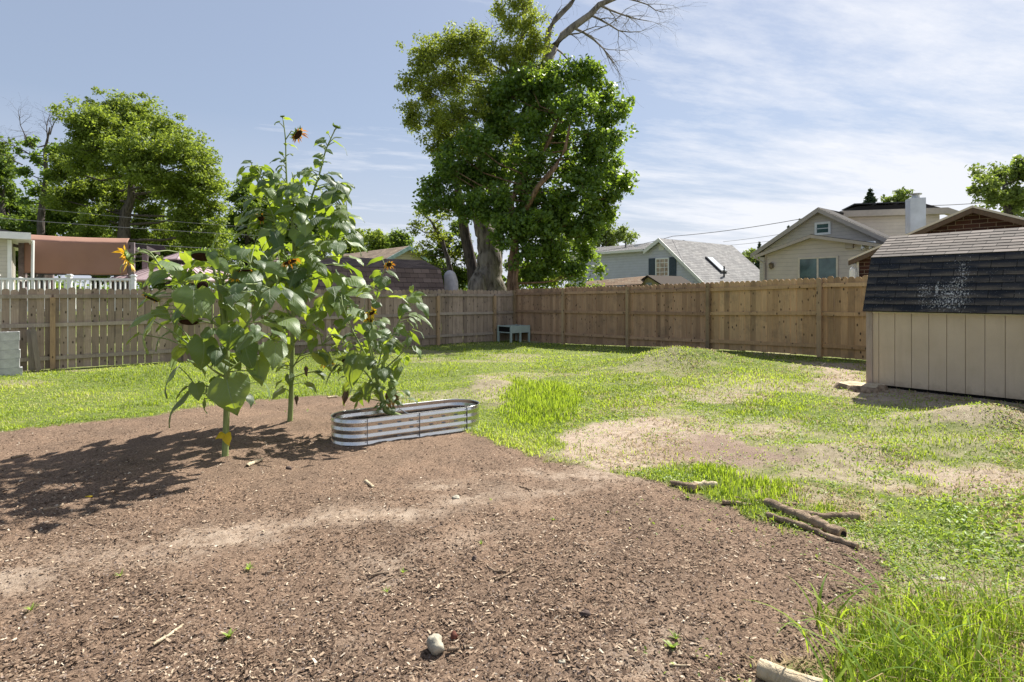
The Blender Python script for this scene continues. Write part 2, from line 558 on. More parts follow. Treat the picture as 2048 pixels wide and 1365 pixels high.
POLY = {
 'mulch': P2([(-500, 880), (-200, 872), (0, 864), (150, 847), (300, 832), (400, 812), (520, 800), (640, 792), (760, 800), (870, 850),
              (975, 872), (1010, 893), (1100, 918), (1210, 948), (1330, 968), (1450, 1003), (1550, 1043), (1650, 1080), (1740, 1105),
              (1775, 1170), (1750, 1240), (1700, 1290), (1600, 1340), (1540, 1400), (.9, .8, 0), (-7, .8, 0)]),
 'sand1': P2([(1075, 872), (1180, 846), (1290, 834), (1400, 848), (1480, 880), (1600, 905), (1640, 925), (1500, 937), (1400, 925), (1300, 932), (1200, 948), (1120, 915)]),
 'soil1': P2([(1330, 880), (1430, 872), (1560, 890), (1650, 915), (1600, 935), (1480, 940), (1380, 915)]),
 'sand2': P2([(1790, 915), (1950, 932), (2150, 960), (2150, 1010), (1900, 985), (1800, 950)]),
 'sand3': P2([(1580, 722), (1735, 730), (1742, 768), (2200, 815), (2200, 872), (1900, 842), (1790, 808), (1680, 788), (1640, 752)]),
 'sand4': P2([(1450, 940), (1560, 950), (1680, 990), (1740, 1050), (1660, 1040), (1560, 985)]),
 'moundbare': P2([(945, 752), (1005, 745), (1035, 765), (1000, 790), (1005, 815), (970, 812), (955, 780)]),
 'moundbare2': P2([(1300, 712), (1360, 715), (1390, 738), (1330, 745)]),
 'streak': P2([(-300, 1160), (0, 1110), (200, 1085), (450, 1050), (650, 1010), (830, 980), (990, 945), (1210, 935), (1300, 950), (1180, 975), (1000, 1000),
               (850, 1040), (650, 1060), (400, 1120), (200, 1170), (0, 1230), (-300, 1300)]),
 'streak2': P2([(1150, 1300), (1230, 1180), (1330, 1150), (1300, 1230), (1400, 1300), (1380, 1400), (1100, 1400)]),
 'streak3': P2([(350, 1420), (520, 1330), (700, 1290), (720, 1330), (560, 1420)]),
 'streak4': P2([(1060, 1200), (1130, 1130), (1190, 1110), (1170, 1150), (1090, 1215)]),
 'streak5': P2([(700, 1120), (900, 1060), (1080, 1010), (1060, 1050), (860, 1110), (760, 1160)]),
 'weed': P2([(1740, 945), (1860, 985), (2200, 1010), (2200, 1170), (1920, 1120), (1800, 1070)]),
 'tuftA': P2([(1000, 800), (1030, 765), (1120, 765), (1170, 805), (1150, 835), (1070, 858), (1010, 850)]),
 'tuftB': P2([(1325, 945), (1400, 932), (1560, 955), (1700, 1020), (1740, 1050), (1640, 1040), (1450, 995), (1400, 960)]),
 'tuftC': P2([(1740, 1420), (1700, 1330), (1740, 1250), (1820, 1205), (1960, 1190), (2200, 1230), (2200, 1420)]),
 'dry': P2([(1560, 850), (1800, 860), (2200, 890), (2200, 915), (1800, 900), (1640, 880)]),
}
FARNEAR = {}


def masks(X, Y):
    wob = (fbm(X * 1.3, Y * 1.3, 21, 4) - .5)
    wob2 = (fbm(X * 6, Y * 6, 31, 3) - .5)
    w = wob * .5 + wob2 * .35
    mul = ss((sdist(X, Y, POLY['mulch']) + w * .7) / .16 + .5)
    s = np.zeros(X.shape)
    for k, soft, am in (('sand1', .35, 1), ('sand2', .4, .95), ('sand3', .5, .95), ('sand4', .35, .7), ('moundbare', .45, .7), ('moundbare2', .4, .3),
                        ('dry', .6, .35)):
        s = np.maximum(s, am * ss((sdist(X, Y, POLY[k]) + w * 1.3) / soft + .5))
    st = np.zeros(X.shape)
    for k, soft, am in (('streak', .45, 1.0), ('streak2', .5, .75), ('streak3', .3, .75), ('streak4', .3, .6), ('streak5', .35, .7)):
        st = np.maximum(st, am * ss((sdist(X, Y, POLY[k]) + w * 1.0) / soft + .35))
    st = st * ss((fbm(X * 1.1 + Y * .2, Y * 2.3, 44, 4) - .22) / .3)
    soil = .85 * ss((sdist(X, Y, POLY['soil1']) + w * 1.6) / .9 + .45)
    # patchy wear over the right-hand half of the lawn
    right = ss((X - .6 - (Y - 6) * .12) / 2.0) * ss((13 - Y) / 4)
    patch = ss((fbm(X * .9, Y * 1.5, 61, 4) - .47) / .14)
    s = np.maximum(s, right * patch * .75)
    patch2 = ss((fbm(X * .5, Y * .8, 71, 4) - .58) / .1)
    s = np.maximum(s, patch2 * .42 * ss((30 - Y) / 6))
    s = s * (1 - mul)
    green = (1 - mul) * (1 - s)
    return mul, s, green, st, soil


def axis_pts(lim_fine, step0, ratio, far):
    p = [0.0]
    st = step0
    while p[-1] < far:
        if p[-1] > lim_fine: st *= ratio
        p.append(p[-1] + st)
    return np.array(p)


def build_ground():
    xr = axis_pts(3.2, .032, 1.03, 900); xs = np.concatenate([-xr[:0:-1], xr])
    y = [1.6]; st = .024
    while y[-1] < 1200:
        st = max(.024, .0085 * y[-1]) if y[-1] < 24 else st * 1.06
        y.append(y[-1] + st)
    y = [-40, -20, -10, -5, -2, 0, .7, 1.2] + y
    ys = np.array(y)
    X, Y = np.meshgrid(xs, ys)
    mul, s, green, stk, soil = masks(X, Y)
    Z = g(X, Y)
    near = ss((14 - Y) / 5)
    Z = Z + near * (fbm(X * 9, Y * 9, 81, 3) - .5) * .035 * (mul * .8 + s * .8 + .4 * green)
    Z = Z + near * mul * (fbm(X * 2.2, Y * 2.2, 83, 3) - .5) * .05
    Z = Z + near * mul * (vnoise(X * 32, Y * 32, 85) - .5) * .014
    nx, ny = len(xs), len(ys)
    verts = np.stack([X.ravel(), Y.ravel(), Z.ravel()], 1)
    i = np.arange(nx - 1)[None, :] + np.arange(ny - 1)[:, None] * nx
    idx = np.stack([i, i + 1, i + 1 + nx, i + nx], -1).reshape(-1)
    n = N('ground_soil')
    a = n.n.new('ShaderNodeAttribute'); a.attribute_name = 'mask'
    sp = n.sep(a.outputs['Color']); mm, sm, gm = sp[0], sp[1], sp[2]
    a2 = n.n.new('ShaderNodeAttribute'); a2.attribute_name = 'mask2'
    sp2 = n.sep(a2.outputs['Color']); stm, soilm = sp2[0], sp2[1]
    f1 = n.noise(55, 6, .75); f2 = n.noise(9, 5, .65); f3 = n.noise(230, 3, .7); f4 = n.noise(1.7, 5, .6)
    chipv = n.vor(190, n.map(n.obj(), (1, 1.7, 1), (0, 0, 0), (0, 0, .5)), 'Color'); cv = n.sep(chipv)[0]
    mulch = n.ramp(f1, [(.30, (.042, .029, .023)), (.50, (.165, .113, .080)), (.72, (.34, .245, .175))])
    mulch = n.mix(n.range(cv, .78, .95, 0, .7), mulch, (.30, .215, .155))
    mulch = n.mix(n.range(f4, .38, .66, 0, .6), mulch, n.mix(1.0, mulch, (1.6, 1.55, 1.5), 'MULTIPLY'))
    sand = n.ramp(n.math('ADD', n.math('MULTIPLY', f2, .6), n.math('MULTIPLY', f1, .4)), [(.32, (.22, .16, .115)), (.5, (.40, .315, .24)), (.7, (.54, .45, .36))])
    soil_c = n.ramp(f1, [(.3, (.13, .085, .065)), (.7, (.32, .23, .18))])
    grassc = n.ramp(n.math('ADD', n.math('MULTIPLY', f2, .5), n.math('MULTIPLY', f1, .5)), [(.35, (.07, .10, .02)), (.5, (.14, .18, .045)), (.66, (.30, .27, .13))])
    stf = n.math('MULTIPLY', stm, n.range(n.math('ADD', n.math('MULTIPLY', f1, .4), n.math('MULTIPLY', f2, .6)), .34, .52, .25, 1))
    mulch = n.mix(stf, mulch, n.mix(.22, sand, mulch))
    sand = n.mix(soilm, sand, soil_c)
    c = n.mix(sm, grassc, sand)
    c = n.mix(mm, c, mulch)
    h = n.math('ADD', n.math('MULTIPLY', f1, 1.0), n.math('ADD', n.math('MULTIPLY', f3, .35), n.math('MULTIPLY', cv, .3)))
    n.pbr(c, .95, .12, 0, n.bump(h, .8, .018))
    o = raw_mesh('ground', verts, np.full(len(idx) // 4, 4), idx, n.m, smooth=True)
    me = o.data
    for nm, chans in (('mask', (mul, s, green)), ('mask2', (stk, soil, green * 0))):
        at_ = me.attributes.new(nm, 'FLOAT_COLOR', 'POINT')
        arr = np.stack([q.ravel() for q in chans] + [np.ones(X.size)], 1)
        at_.data.foreach_set('color', arr.astype(np.float32).ravel())
    tag(o, kind='structure')
    return o


build_ground()


# ------------------------------------------------------------------ fences
def ang(p): return p


def picket(mb, p, d, nrm, z0, z1, w, th, var, lean=0, point=False):
    """p 2-D centre; d along; nrm thickness dir"""
    if point: prof = [(-w / 2, 0), (w / 2, 0), (w / 2, z1 - z0 - .10), (0, z1 - z0), (-w / 2, z1 - z0 - .10)]
    else:
        h = z1 - z0
        prof = [(-w / 2, 0), (w / 2, 0), (w / 2, h - .045), (w * .38, h - .018), (w * .2, h), (-w * .2, h), (-w * .38, h - .018), (-w / 2, h - .045)]
    vs = []
    for s_ in (0, 1):
        for (a, zz) in prof:
            q = np.array(p) + d * a + nrm * (s_ * th) + d * (lean * zz)
            vs.append((q[0], q[1], z0 + zz))
    n = len(prof)
    fs = [tuple(range(n)), tuple(range(2 * n - 1, n - 1, -1))] + [(i, i + n, (i + 1) % n + n, (i + 1) % n) for i in range(n)]
    mb.add(vs, fs, var)


FC = np.array([.10, 22.0])


def fence_run(root, o2, d, back, ts, t0, t1, mats, gap, hfun, postm, post_ext=-.05, post_vis=None):
    """o2 start, d direction, back = direction away from the camera side; posts and rails on our side"""
    bays = [t0] + [t for t in ts if t0 < t < t1] + [t1]
    for k in range(len(bays) - 1):
        a, b = bays[k], bays[k + 1]
        m, railm = mats(.5 * (a + b))
        mb = MB(); t = a; w = .14
        base = RNG.random() * .3 + .35
        while t < b - .02:
            ww = min(w, b - t)
            c = o2 + d * (t + ww / 2) + back * .013 * RNG.random()
            gz = float(g(*c))
            top = hfun(t) + RNG.normal() * .011
            picket(mb, c + back * .02, d, back, gz + .01 + RNG.random() * .02, top, ww, .017, float(np.clip(base + RNG.normal() * .33, 0, 1)), RNG.normal() * .0015)
            t += ww + max(.0015, gap * (RNG.random() * 1.2 if gap > .005 else 1))
        mb.build('picket_panel', m, root)
        ga, gb = float(g(*(o2 + d * a))), float(g(*(o2 + d * b)))
        for hh in (.24, .98, 1.62):
            rb = MB()
            sa, sb = a + .02, b - .02
            pa, pb = o2 + d * sa, o2 + d * sb
            za = hfun(a) - 1.85 + hh + RNG.normal() * .008; zb = hfun(b) - 1.85 + hh + RNG.normal() * .008
            B = []; T = []
            for (q, zz) in ((pa, za), (pb, zb)):
                pass
            bot = [(*(pa - back * .022), za), (*(pb - back * .022), zb), (*(pb + back * .019), zb), (*(pa + back * .019), za)]
            topq = [(x, y, z + .085) for (x, y, z) in bot]
            rb.hexa(bot, topq, float(RNG.random()))
            rb.build('rail', railm, root)
    for t in ts:
        pb_ = MB(); c = o2 + d * t - back * .03
        gz = float(g(*c))
        pb_.box((c[0], c[1], gz - .05), .098, .098, hfun(t) + post_ext - gz + .05, float(RNG.random()), d)
        pb_.build('post', postm if post_vis is None else post_vis(t), root)


def hr(t):
    return float(np.interp(t, [0, 2.63, 5.41, 8.14, 11.0, 14], [1.885, 1.93, 1.96, 2.01, 2.08, 2.10])) + .02


r1 = thing('fence', 'tall brown dog-ear picket fence running from the far corner to behind the tan shed', 'fence', (FC[0], FC[1], 0))
fence_run(r1, FC, U, V, [0.03, 2.63, 5.41, 8.14, 11.0, 13.8], 0.03, 13.9,
          lambda t: (M['fence_mid'], M['fence_rail'] if t > 8 else M['fence_mid']) if t < 8.14 else (M['fence_new'], M['fence_new']),
          .004, hr, M['post_wood'], -.04)
r2 = thing('fence', 'weathered grey picket fence with gaps behind the sunflowers, neighbour railing rising over it', 'fence', (FC[0] - V[0] * 12, FC[1] - V[1] * 12, 0))
fence_run(r2, FC, -V, -U, [.97, 3.38, 5.85, 8.3, 10.95, 13.62, 16.3], 0.06, 18.5,
          lambda t: (M['fence_old'], M['fence_rail']), .016, lambda t: float(np.interp(t, [0, 8, 14.5, 18], [1.87, 1.86, 1.84, 1.84])),
          M['post_old'], -.20, lambda t: M['post_wood'] if t > 12 or t < 4 else M['post_old'])


# ------------------------------------------------------------------ frames and roofs
class Fr:
    """local frame: o 2-D origin, u along, v into depth (away from us)"""
    def __init__(s, o, u, v=None):
        s.o = np.array(o[:2], float); s.u = np.array(u, float) / np.linalg.norm(u)
        s.v = np.array([-s.u[1], s.u[0]]) if v is None else np.array(v, float)
        if v is None and s.v @ s.o < 0: s.v = -s.v

    def p(s, a, b, z):
        q = s.o + s.u * a + s.v * b
        return (q[0], q[1], z)

    def box(s, mb, a0, a1, b0, b1, z0, z1, var=.5):
        mb.hexa([s.p(a0, b0, z0), s.p(a1, b0, z0), s.p(a1, b1, z0), s.p(a0, b1, z0)],
                [s.p(a0, b0, z1), s.p(a1, b0, z1), s.p(a1, b1, z1), s.p(a0, b1, z1)], var)

    def wall(s, mb, prof, b0, b1):
        """extrude an (a,z) polygon from b0 to b1"""
        n = len(prof)
        vs = [s.p(a, b0, z) for a, z in prof] + [s.p(a, b1, z) for a, z in prof]
        fs = [tuple(range(n)), tuple(range(2 * n - 1, n - 1, -1))] + [(i, i + n, (i + 1) % n + n, (i + 1) % n) for i in range(n)]
        mb.add(vs, fs)


def courses(mb, A, B, C, D, row, lift=.008, under=.03, uoff=0):
    """roof plane with eave A-B and ridge D-C, laid as overlapping rows"""
    A, B, C, D = [np.array(q, float) for q in (A, B, C, D)]
    nrm = np.cross(B - A, D - A); nrm /= np.linalg.norm(nrm)
    if nrm[2] < 0: nrm = -nrm
    L = .5 * (np.linalg.norm(D - A) + np.linalg.norm(C - B)); nr = max(1, int(round(L / row)))
    ub = np.linalg.norm(B - A); ud = (B - A) / ub
    v0 = 0
    for i in range(nr):
        f0, f1 = i / nr, (i + 1) / nr
        a0 = A + (D - A) * f0; b0 = B + (C - B) * f0; a1 = A + (D - A) * f1; b1 = B + (C - B) * f1
        e = nrm * lift
        vs = [a0 + e, b0 + e, b1, a1, a0 - nrm * .001, b0 - nrm * .001]
        ua0 = (a0 - A) @ ud + uoff; ub0 = (b0 - A) @ ud + uoff; ua1 = (a1 - A) @ ud + uoff; ub1 = (b1 - A) @ ud + uoff
        h = row
        uv = [(ua0, i * h + .004), (ub0, i * h + .004), (ub1, i * h + h - .004), (ua1, i * h + h - .004), (ua0, i * h + .004), (ub0, i * h + .004)]
        mb.add(vs, [(0, 1, 2, 3), (4, 5, 1, 0)], .5, uv)
    # underside
    k = nrm * -under
    mb.add([A + k, B + k, C + k, D + k, A - nrm * .001, B - nrm * .001, C - nrm * .001, D - nrm * .001],
           [(3, 2, 1, 0), (0, 1, 5, 4), (1, 2, 6, 5), (2, 3, 7, 6), (3, 0, 4, 7)], .5)


def window(root, fr, a0, a1, z0, z1, b=0, cols=1, rows=2, fw=.07, frame=None, gl=None, mullion=.03, name='window', slider=False):
    mb = MB()
    for (x0, x1, y0, y1) in ((a0, a1, z0, z0 + fw), (a0, a1, z1 - fw, z1), (a0, a0 + fw, z0 + fw, z1 - fw), (a1 - fw, a1, z0 + fw, z1 - fw)):
        fr.box(mb, x0, x1, b - .045, b + .02, y0, y1)
    for c in range(1, cols):
        xm = a0 + (a1 - a0) * c / cols; fr.box(mb, xm - mullion / 2, xm + mullion / 2, b - .03, b + .01, z0 + fw, z1 - fw)
    for r in range(1, rows):
        zm = z0 + (z1 - z0) * r / rows; fr.box(mb, a0 + fw, a1 - fw, b - .027, b + .008, zm - mullion / 2, zm + mullion / 2)
    w = mb.build(name, frame or M['white'], root)
    pm = MB(); fr.box(pm, a0 + fw, a1 - fw, b - .016, b - .004, z0 + fw, z1 - fw)
    pm.build('pane', gl or M['glass'], w)
    return w


M['glass'] = glass('window_glass', (.12, .17, .19))
M['glass_warm'] = simple('curtained_glass', (.35, .27, .2), .15, .5, vary=.55, scale=3)
M['glass_green'] = glass('reflecting_glass', (.10, .17, .17))
M['glass_pale'] = glass('screened_glass', (.24, .33, .35), .3)

# ------------------------------------------------------------------ tan shed on the right
so = np.array([6.0, 9.9])
fr = Fr(so, U, V)
shed = thing('garden_shed', 'tan panelled shed with a black shingled barn roof at the right edge', 'shed', (*so, .18))
LS = 4.2; ZB, ZE = .205, 1.46
mb = MB(); gv = .2345; x = .045 + .10
fr.box(mb, .02, LS, .03, 2.25, ZB, ZE)
edges = [.02, .149] + [.149 + gv * k for k in range(1, 19)]
for a, b in zip(edges[:-1], edges[1:]):
    fr.box(mb, a + .004, b - .004, .012, .0299, ZB + .001, ZE - .05)
fr.wall(mb, [(.021, ZE), (LS - .001, ZE), (LS - .001, 2.28), (.021, 2.28)], .42, 1.9)
mb.build('siding', M['shed_wall'], shed)
mb = MB(); fr.box(mb, -.035, .055, -.012, .0295, ZB - .02, ZE - .02, .6); fr.box(mb, -.035, .0195, .0305, .12, ZB - .02, ZE - .02, .5)
mb.build('corner_board', M['shed_trim'], shed)
mb = MB(); fr.box(mb, .056, LS, -.004, .0115, ZE - .06, ZE + .0, .5); mb.build('trim', M['cream'], shed)
mb = MB(); fr.box(mb, .03, LS, .05, 2.2, .02, ZB - .002); mb.build('skid', M['dark'], shed)  # skid block in near-black: shade of the gap below painted into its colour
M['shed_roof'] = shingle('black_shingles', [(0, (.017, .020, .028)), (.5, (.024, .028, .038)), (1, (.034, .036, .044))], .30, .125, specks=1, dust=.75)
M['shed_roof_top'] = shingle('sunlit_shingles', [(0, (.12, .105, .095)), (.5, (.17, .15, .135)), (1, (.23, .20, .18))], .30, .125)  # same black shingles; the sun on this slope painted in as lighter colour
mb = MB()
e0 = (-.06, -.09, ZE - .03); k0 = (-.06, .30, 2.335); rdg = (-.06, 1.13, 2.72)
courses(mb, fr.p(-.06, -.09, ZE - .03), fr.p(LS, -.09, ZE - .03), fr.p(LS, .27, 2.33), fr.p(-.06, .27, 2.33), .125)
courses(mb, fr.p(-.06, 2.41, ZE - .03), fr.p(LS, 2.41, ZE - .03), fr.p(LS, 2.05, 2.33), fr.p(-.06, 2.05, 2.33), .125)
mb.build('roof_side', M['shed_roof'], shed)
mb = MB()
courses(mb, fr.p(-.06, .265, 2.337), fr.p(LS, .265, 2.337), fr.p(LS, 1.16, 2.76), fr.p(-.06, 1.16, 2.76), .125)
courses(mb, fr.p(-.06, 2.055, 2.337), fr.p(LS, 2.055, 2.337), fr.p(LS, 1.16, 2.76), fr.p(-.06, 1.16, 2.76), .125)
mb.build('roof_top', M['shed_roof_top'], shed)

# ------------------------------------------------------------------ brown shed behind the left fence
M['brown_roof'] = shingle('brown_shingles', [(0, (.11, .082, .072)), (.5, (.155, .115, .10)), (1, (.21, .16, .14))], .33, .17)
# place by its right end
Yr = 21.3
so2 = W(888, 580, Yr)[:2]
fr = Fr(so2, -V, -U)
bs = thing('garden_shed', 'wide brown barn-roofed shed behind the fence and the sunflowers', 'shed', (*so2, 0))
LB = 6.4
zE = 1.80; zK = 2.63; zR = 3.02
mb = MB(); fr.box(mb, .1, LB - .1, .1, 3.0, 0, zE + .05); fr.wall(mb, [(.1, zE), (LB - .1, zE), (LB - .1, zK - .05), (.1, zK - .05)], .42, 2.6); mb.build('wall', M['cream'], bs)
mb = MB()
courses(mb, fr.p(-.05, 0, zE), fr.p(LB, 0, zE), fr.p(LB, .32, zK), fr.p(-.05, .32, zK), .17, .015)
courses(mb, fr.p(-.05, .315, zK + .005), fr.p(LB, .315, zK + .005), fr.p(LB, 1.55, zR), fr.p(-.05, 1.55, zR), .17, .01)
courses(mb, fr.p(-.05, 3.1, zE), fr.p(LB, 3.1, zE), fr.p(LB, 1.55, zR), fr.p(-.05, 1.55, zR), .17, .01)
mb.build('roof', M['brown_roof'], bs)
mb = MB(); fr.box(mb, 0, LB, -.02, .09, zE - .16, zE - .05); mb.build('fascia', M['cream'], bs)

# grey fabric cover standing beside it
q = W(902, 582, 22.6); mb = MB()
n = 14; rings = []
for (h, sx_, sy_) in ((0, .30, .25), (.4, .27, .24), (1.0, .28, .23), (1.6, .27, .23), (2.2, .25, .21), (2.42, .23, .19), (2.55, .18, .14), (2.62, .10, .07), (2.64, .02, .01)):
    ring = []
    for k in range(n):
        th = 2 * math.pi * k / n; wr = 1 + .10 * math.sin(th * 5 + h)
        ring.append((q[0] + sx_ * wr * math.cos(th) - .04 * (h > 2.3), q[1] + sy_ * wr * math.sin(th), h))
    rings += ring
mb.add(rings, [(i * n + k, i * n + (k + 1) % n, (i + 1) * n + (k + 1) % n, (i + 1) * n + k) for i in range(8) for k in range(n)])
M['cover'] = simple('grey_cover', (.42, .40, .42), .8, .2, vary=.12, bump=.3, bscale=12)
o = mb.build('fabric_cover', M['cover'], None, True, loc=(q[0], q[1], 0))
tag(o, 'tall pale grey fabric cover standing between the brown shed and the big trunk', 'cover')

# tan roofed house with pale teal rake far behind
M['tan_roof'] = shingle('tan_shingles', [(0, (.21, .16, .12)), (.5, (.26, .20, .15)), (1, (.31, .24, .18))], .4, .2)
M['teal'] = simple('teal_trim', (.33, .45, .47), .6)
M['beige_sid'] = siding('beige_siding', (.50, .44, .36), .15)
hp = W(819, 490, 34.0)
fr = Fr(hp[:2], V, -U)
hs = thing('house', 'low house with a tan roof and pale blue rake beyond the brown shed', 'house', (*hp[:2], 0))
mb = MB()
fr.wall(mb, [(-3.7, 0), (3.7, 0), (3.7, 2.35), (0, 4.38), (-3.7, 2.35)], 0.3, 9); mb.build('wall', M['beige_sid'], hs)
mb = MB()
courses(mb, fr.p(-4.1, 0, 2.28), fr.p(-4.1, 9.2, 2.28), fr.p(0, 9.2, 4.53), fr.p(0, 0, 4.53), .2)
courses(mb, fr.p(4.1, 0, 2.28), fr.p(4.1, 9.2, 2.28), fr.p(0, 9.2, 4.53), fr.p(0, 0, 4.53), .2)
mb.build('roof', M['tan_roof'], hs)
mb = MB()
fr.wall(mb, [(-4.15, 2.05), (-4.15, 2.25), (0, 4.54), (4.15, 2.25), (4.15, 2.05), (0, 4.30)], -.06, -.004); mb.build('rake_board', M['teal'], hs)

def zat(py, Y): return CAMH - (py - HY) / FPX * Y


# ------------------------------------------------------------------ pale blue house
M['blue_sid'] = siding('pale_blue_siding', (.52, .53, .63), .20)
M['grey_roof'] = shingle('grey_shingles', [(0, (.20, .195, .195)), (.5, (.245, .24, .24)), (1, (.29, .285, .28))], .4, .2)
M['shutter'] = simple('navy_shutter', (.05, .07, .10), .6)
ho = np.array([10.67, 42.0]); fr = Fr(ho, U, V)
bh = thing('house', 'pale blue sided house with grey roof, navy shutters and a skylight', 'house', (*ho, 0))
mb = MB()
fr.wall(mb, [(-9.3, 0), (5.0, 0), (5.0, 1.25), (0, 5.62), (-1.15, 4.95), (-9.3, 4.95)], 0, 8.5)
mb.build('wall', M['blue_sid'], bh)
mb = MB()
sl = (5.72 - 1.1) / 5.2
courses(mb, fr.p(5.2, -.3, 1.1), fr.p(5.2, 9.4, 1.1), fr.p(0, 9.4, 5.72), fr.p(0, -.3, 5.72), .2)
courses(mb, fr.p(-1.3, -.3, 4.92), fr.p(-1.3, 9.4, 4.92), fr.p(0, 9.4, 5.725), fr.p(0, -.3, 5.725), .2)
courses(mb, fr.p(-9.6, -.35, 5.02), fr.p(-.9, -.35, 5.02), fr.p(-.9, 4, 5.9), fr.p(-9.6, 4, 5.9), .2)
courses(mb, fr.p(-9.6, 8.35, 5.02), fr.p(-.9, 8.35, 5.02), fr.p(-.9, 4, 5.9), fr.p(-9.6, 4, 5.9), .2)
mb.build('roof', M['grey_roof'], bh)
M['offwhite'] = simple('offwhite_trim', (.66, .66, .63), .5, vary=.06)
mb = MB()
fr.wall(mb, [(0, 5.74), (5.25, 1.06), (5.25, .82), (0, 5.46)], -.36, -.302)
fr.wall(mb, [(0.0, 5.74), (0, 5.46), (-1.35, 4.66), (-1.35, 4.95)], -.36, -.303)
mb.build('rake_board', M['offwhite'], bh)
mb = MB(); fr.box(mb, -9.6, -1.36, -.44, -.352, 4.86, 5.03); fr.box(mb, -9.4, -9.15, -.05, -.002, 0, 4.86); mb.build('gutter', M['offwhite'], bh)
window(bh, fr, -.50, .66, 2.98, 4.32, -.01, 3, 4, .09, gl=M['glass_warm'], mullion=.035)
for a in (-1.10, .69):
    mb = MB(); fr.box(mb, a, a + .56, -.05, -.003, 3.0, 4.34)
    for k in range(14): fr.box(mb, a + .06, a + .50, -.062, -.051, 3.07 + k * .088, 3.12 + k * .088)
    mb.build('shutter', M['shutter'], bh)
mb = MB(); fr.box(mb, -.24, .24, -.03, -.003, 4.88, 5.36)
for k in range(5): fr.box(mb, -.18, .18, -.045, -.031, 4.93 + k * .085, 4.97 + k * .085)
mb.build('gable_vent', M['offwhite'], bh)
# skylight on the long slope
def onroof(a, b, up=0): return np.array(fr.p(a, b, 5.72 - sl * a)) + np.array([*(fr.u * .66), .75]) * up
mb = MB()
mb.hexa([onroof(1.5, 3.1), onroof(2.75, 3.1), onroof(2.75, 3.9), onroof(1.5, 3.9)], [onroof(1.5, 3.1, .14), onroof(2.75, 3.1, .14), onroof(2.75, 3.9, .14), onroof(1.5, 3.9, .14)])
sk = mb.build('skylight', M['blackp'], bh)
mb = MB()
mb.hexa([onroof(1.57, 3.16, .141), onroof(2.68, 3.16, .141), onroof(2.68, 3.84, .141), onroof(1.57, 3.84, .141)], [onroof(1.57, 3.16, .16), onroof(2.68, 3.16, .16), onroof(2.68, 3.84, .16), onroof(1.57, 3.84, .16)])
mb.build('skylight_pane', simple('sky_glass', (.6, .65, .7), .2, .6, vary=.05), sk)
mb = MB(); q = onroof(3.1, 3.0, 0); mb.tube([q - [0, 0, .1], q + [0, 0, .75]], .06, 8); mb.build('vent_pipe', M['blackp'], bh)
mb = MB(); q = np.array(fr.p(-4.6, 1.6, 5.3)); mb.tube([q, q + [0, 0, .62]], .06, 8); mb.build('vent_pipe', M['blackp'], bh)
mb = MB(); fr.box(mb, -4.1, -3.7, 2.0, 2.4, 5.4, 5.68); mb.build('roof_vent', M['offwhite'], bh)

# small yellow shed with sagging roof, before the blue house
q = W(1298, 568, 30.0); fr = Fr(q[:2], U, V)
ys = thing('garden_shed', 'small faded yellow shed with a rusty brown roof in front of the blue house', 'shed', (*q[:2], 0))
M['yellow'] = wood('yellow_boards', (.45, .41, .24), (.56, .50, .30), knots=False)
M['rust_roof'] = shingle('rusty_shingles', [(0, (.16, .11, .075)), (.5, (.22, .15, .10)), (1, (.24, .20, .15))], .33, .15)
mb = MB(); fr.wall(mb, [(-.95, 0), (.95, 0), (.95, 2.15), (0, 2.60), (-.95, 2.15)], 0, 2.6); mb.build('wall', M['yellow'], ys)
# ridge runs to the left: second wing
mb = MB()
fr.wall(mb, [(-1.15, 2.0), (-1.15, 2.08), (0, 2.70), (1.15, 2.08), (1.15, 2.0), (0, 2.62)], -.15, 2.75)
frl = Fr(fr.p(0, 0, 0), np.array([-1.0, .18]), np.array([.18, 1.0]))
courses(mb, frl.p(.4, -.55, 2.23), frl.p(3.2, -.55, 2.12), frl.p(3.2, .8, 2.42), frl.p(0.0, .8, 2.69), .15)
mb.build('roof', M['rust_roof'], ys)
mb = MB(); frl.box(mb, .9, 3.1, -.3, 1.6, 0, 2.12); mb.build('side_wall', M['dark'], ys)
mb = MB(); fr.box(mb, -.17, .17, -.03, -.004, 2.12, 2.32)
for k in range(3): fr.box(mb, -.17 + k * .12, -.08 + k * .12, -.045, -.031, 2.14, 2.30)
mb.build('vent', simple('vent_grey', (.32, .36, .42)), ys)

# ------------------------------------------------------------------ beige house
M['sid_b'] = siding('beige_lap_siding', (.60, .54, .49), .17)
M['trim_b'] = simple('taupe_trim', (.42, .37, .32), .6, vary=.08)
M['roof_b'] = shingle('taupe_shingles', [(0, (.16, .145, .135)), (.5, (.2, .18, .17)), (1, (.24, .22, .2))], .35, .16)
Ya = 24.0
ao = W(1628, 560, Ya)[:2]
fr = Fr(ao, U, V)
ph = thing('house', 'beige sided house with a front addition, sliding window and white chimney', 'house', (*ao, 0))
def fa(px, py, b=0, frr=None):
    """(a, z) on the plane at depth b where that direction meets it"""
    f = frr or fr; k = (px - CX) / FPX
    o2 = f.o + f.v * b
    a = (k * o2[1] - o2[0]) / (f.u[0] - k * f.u[1]); Y = o2[1] + f.u[1] * a
    return a, CAMH - (py - HY) / FPX * Y
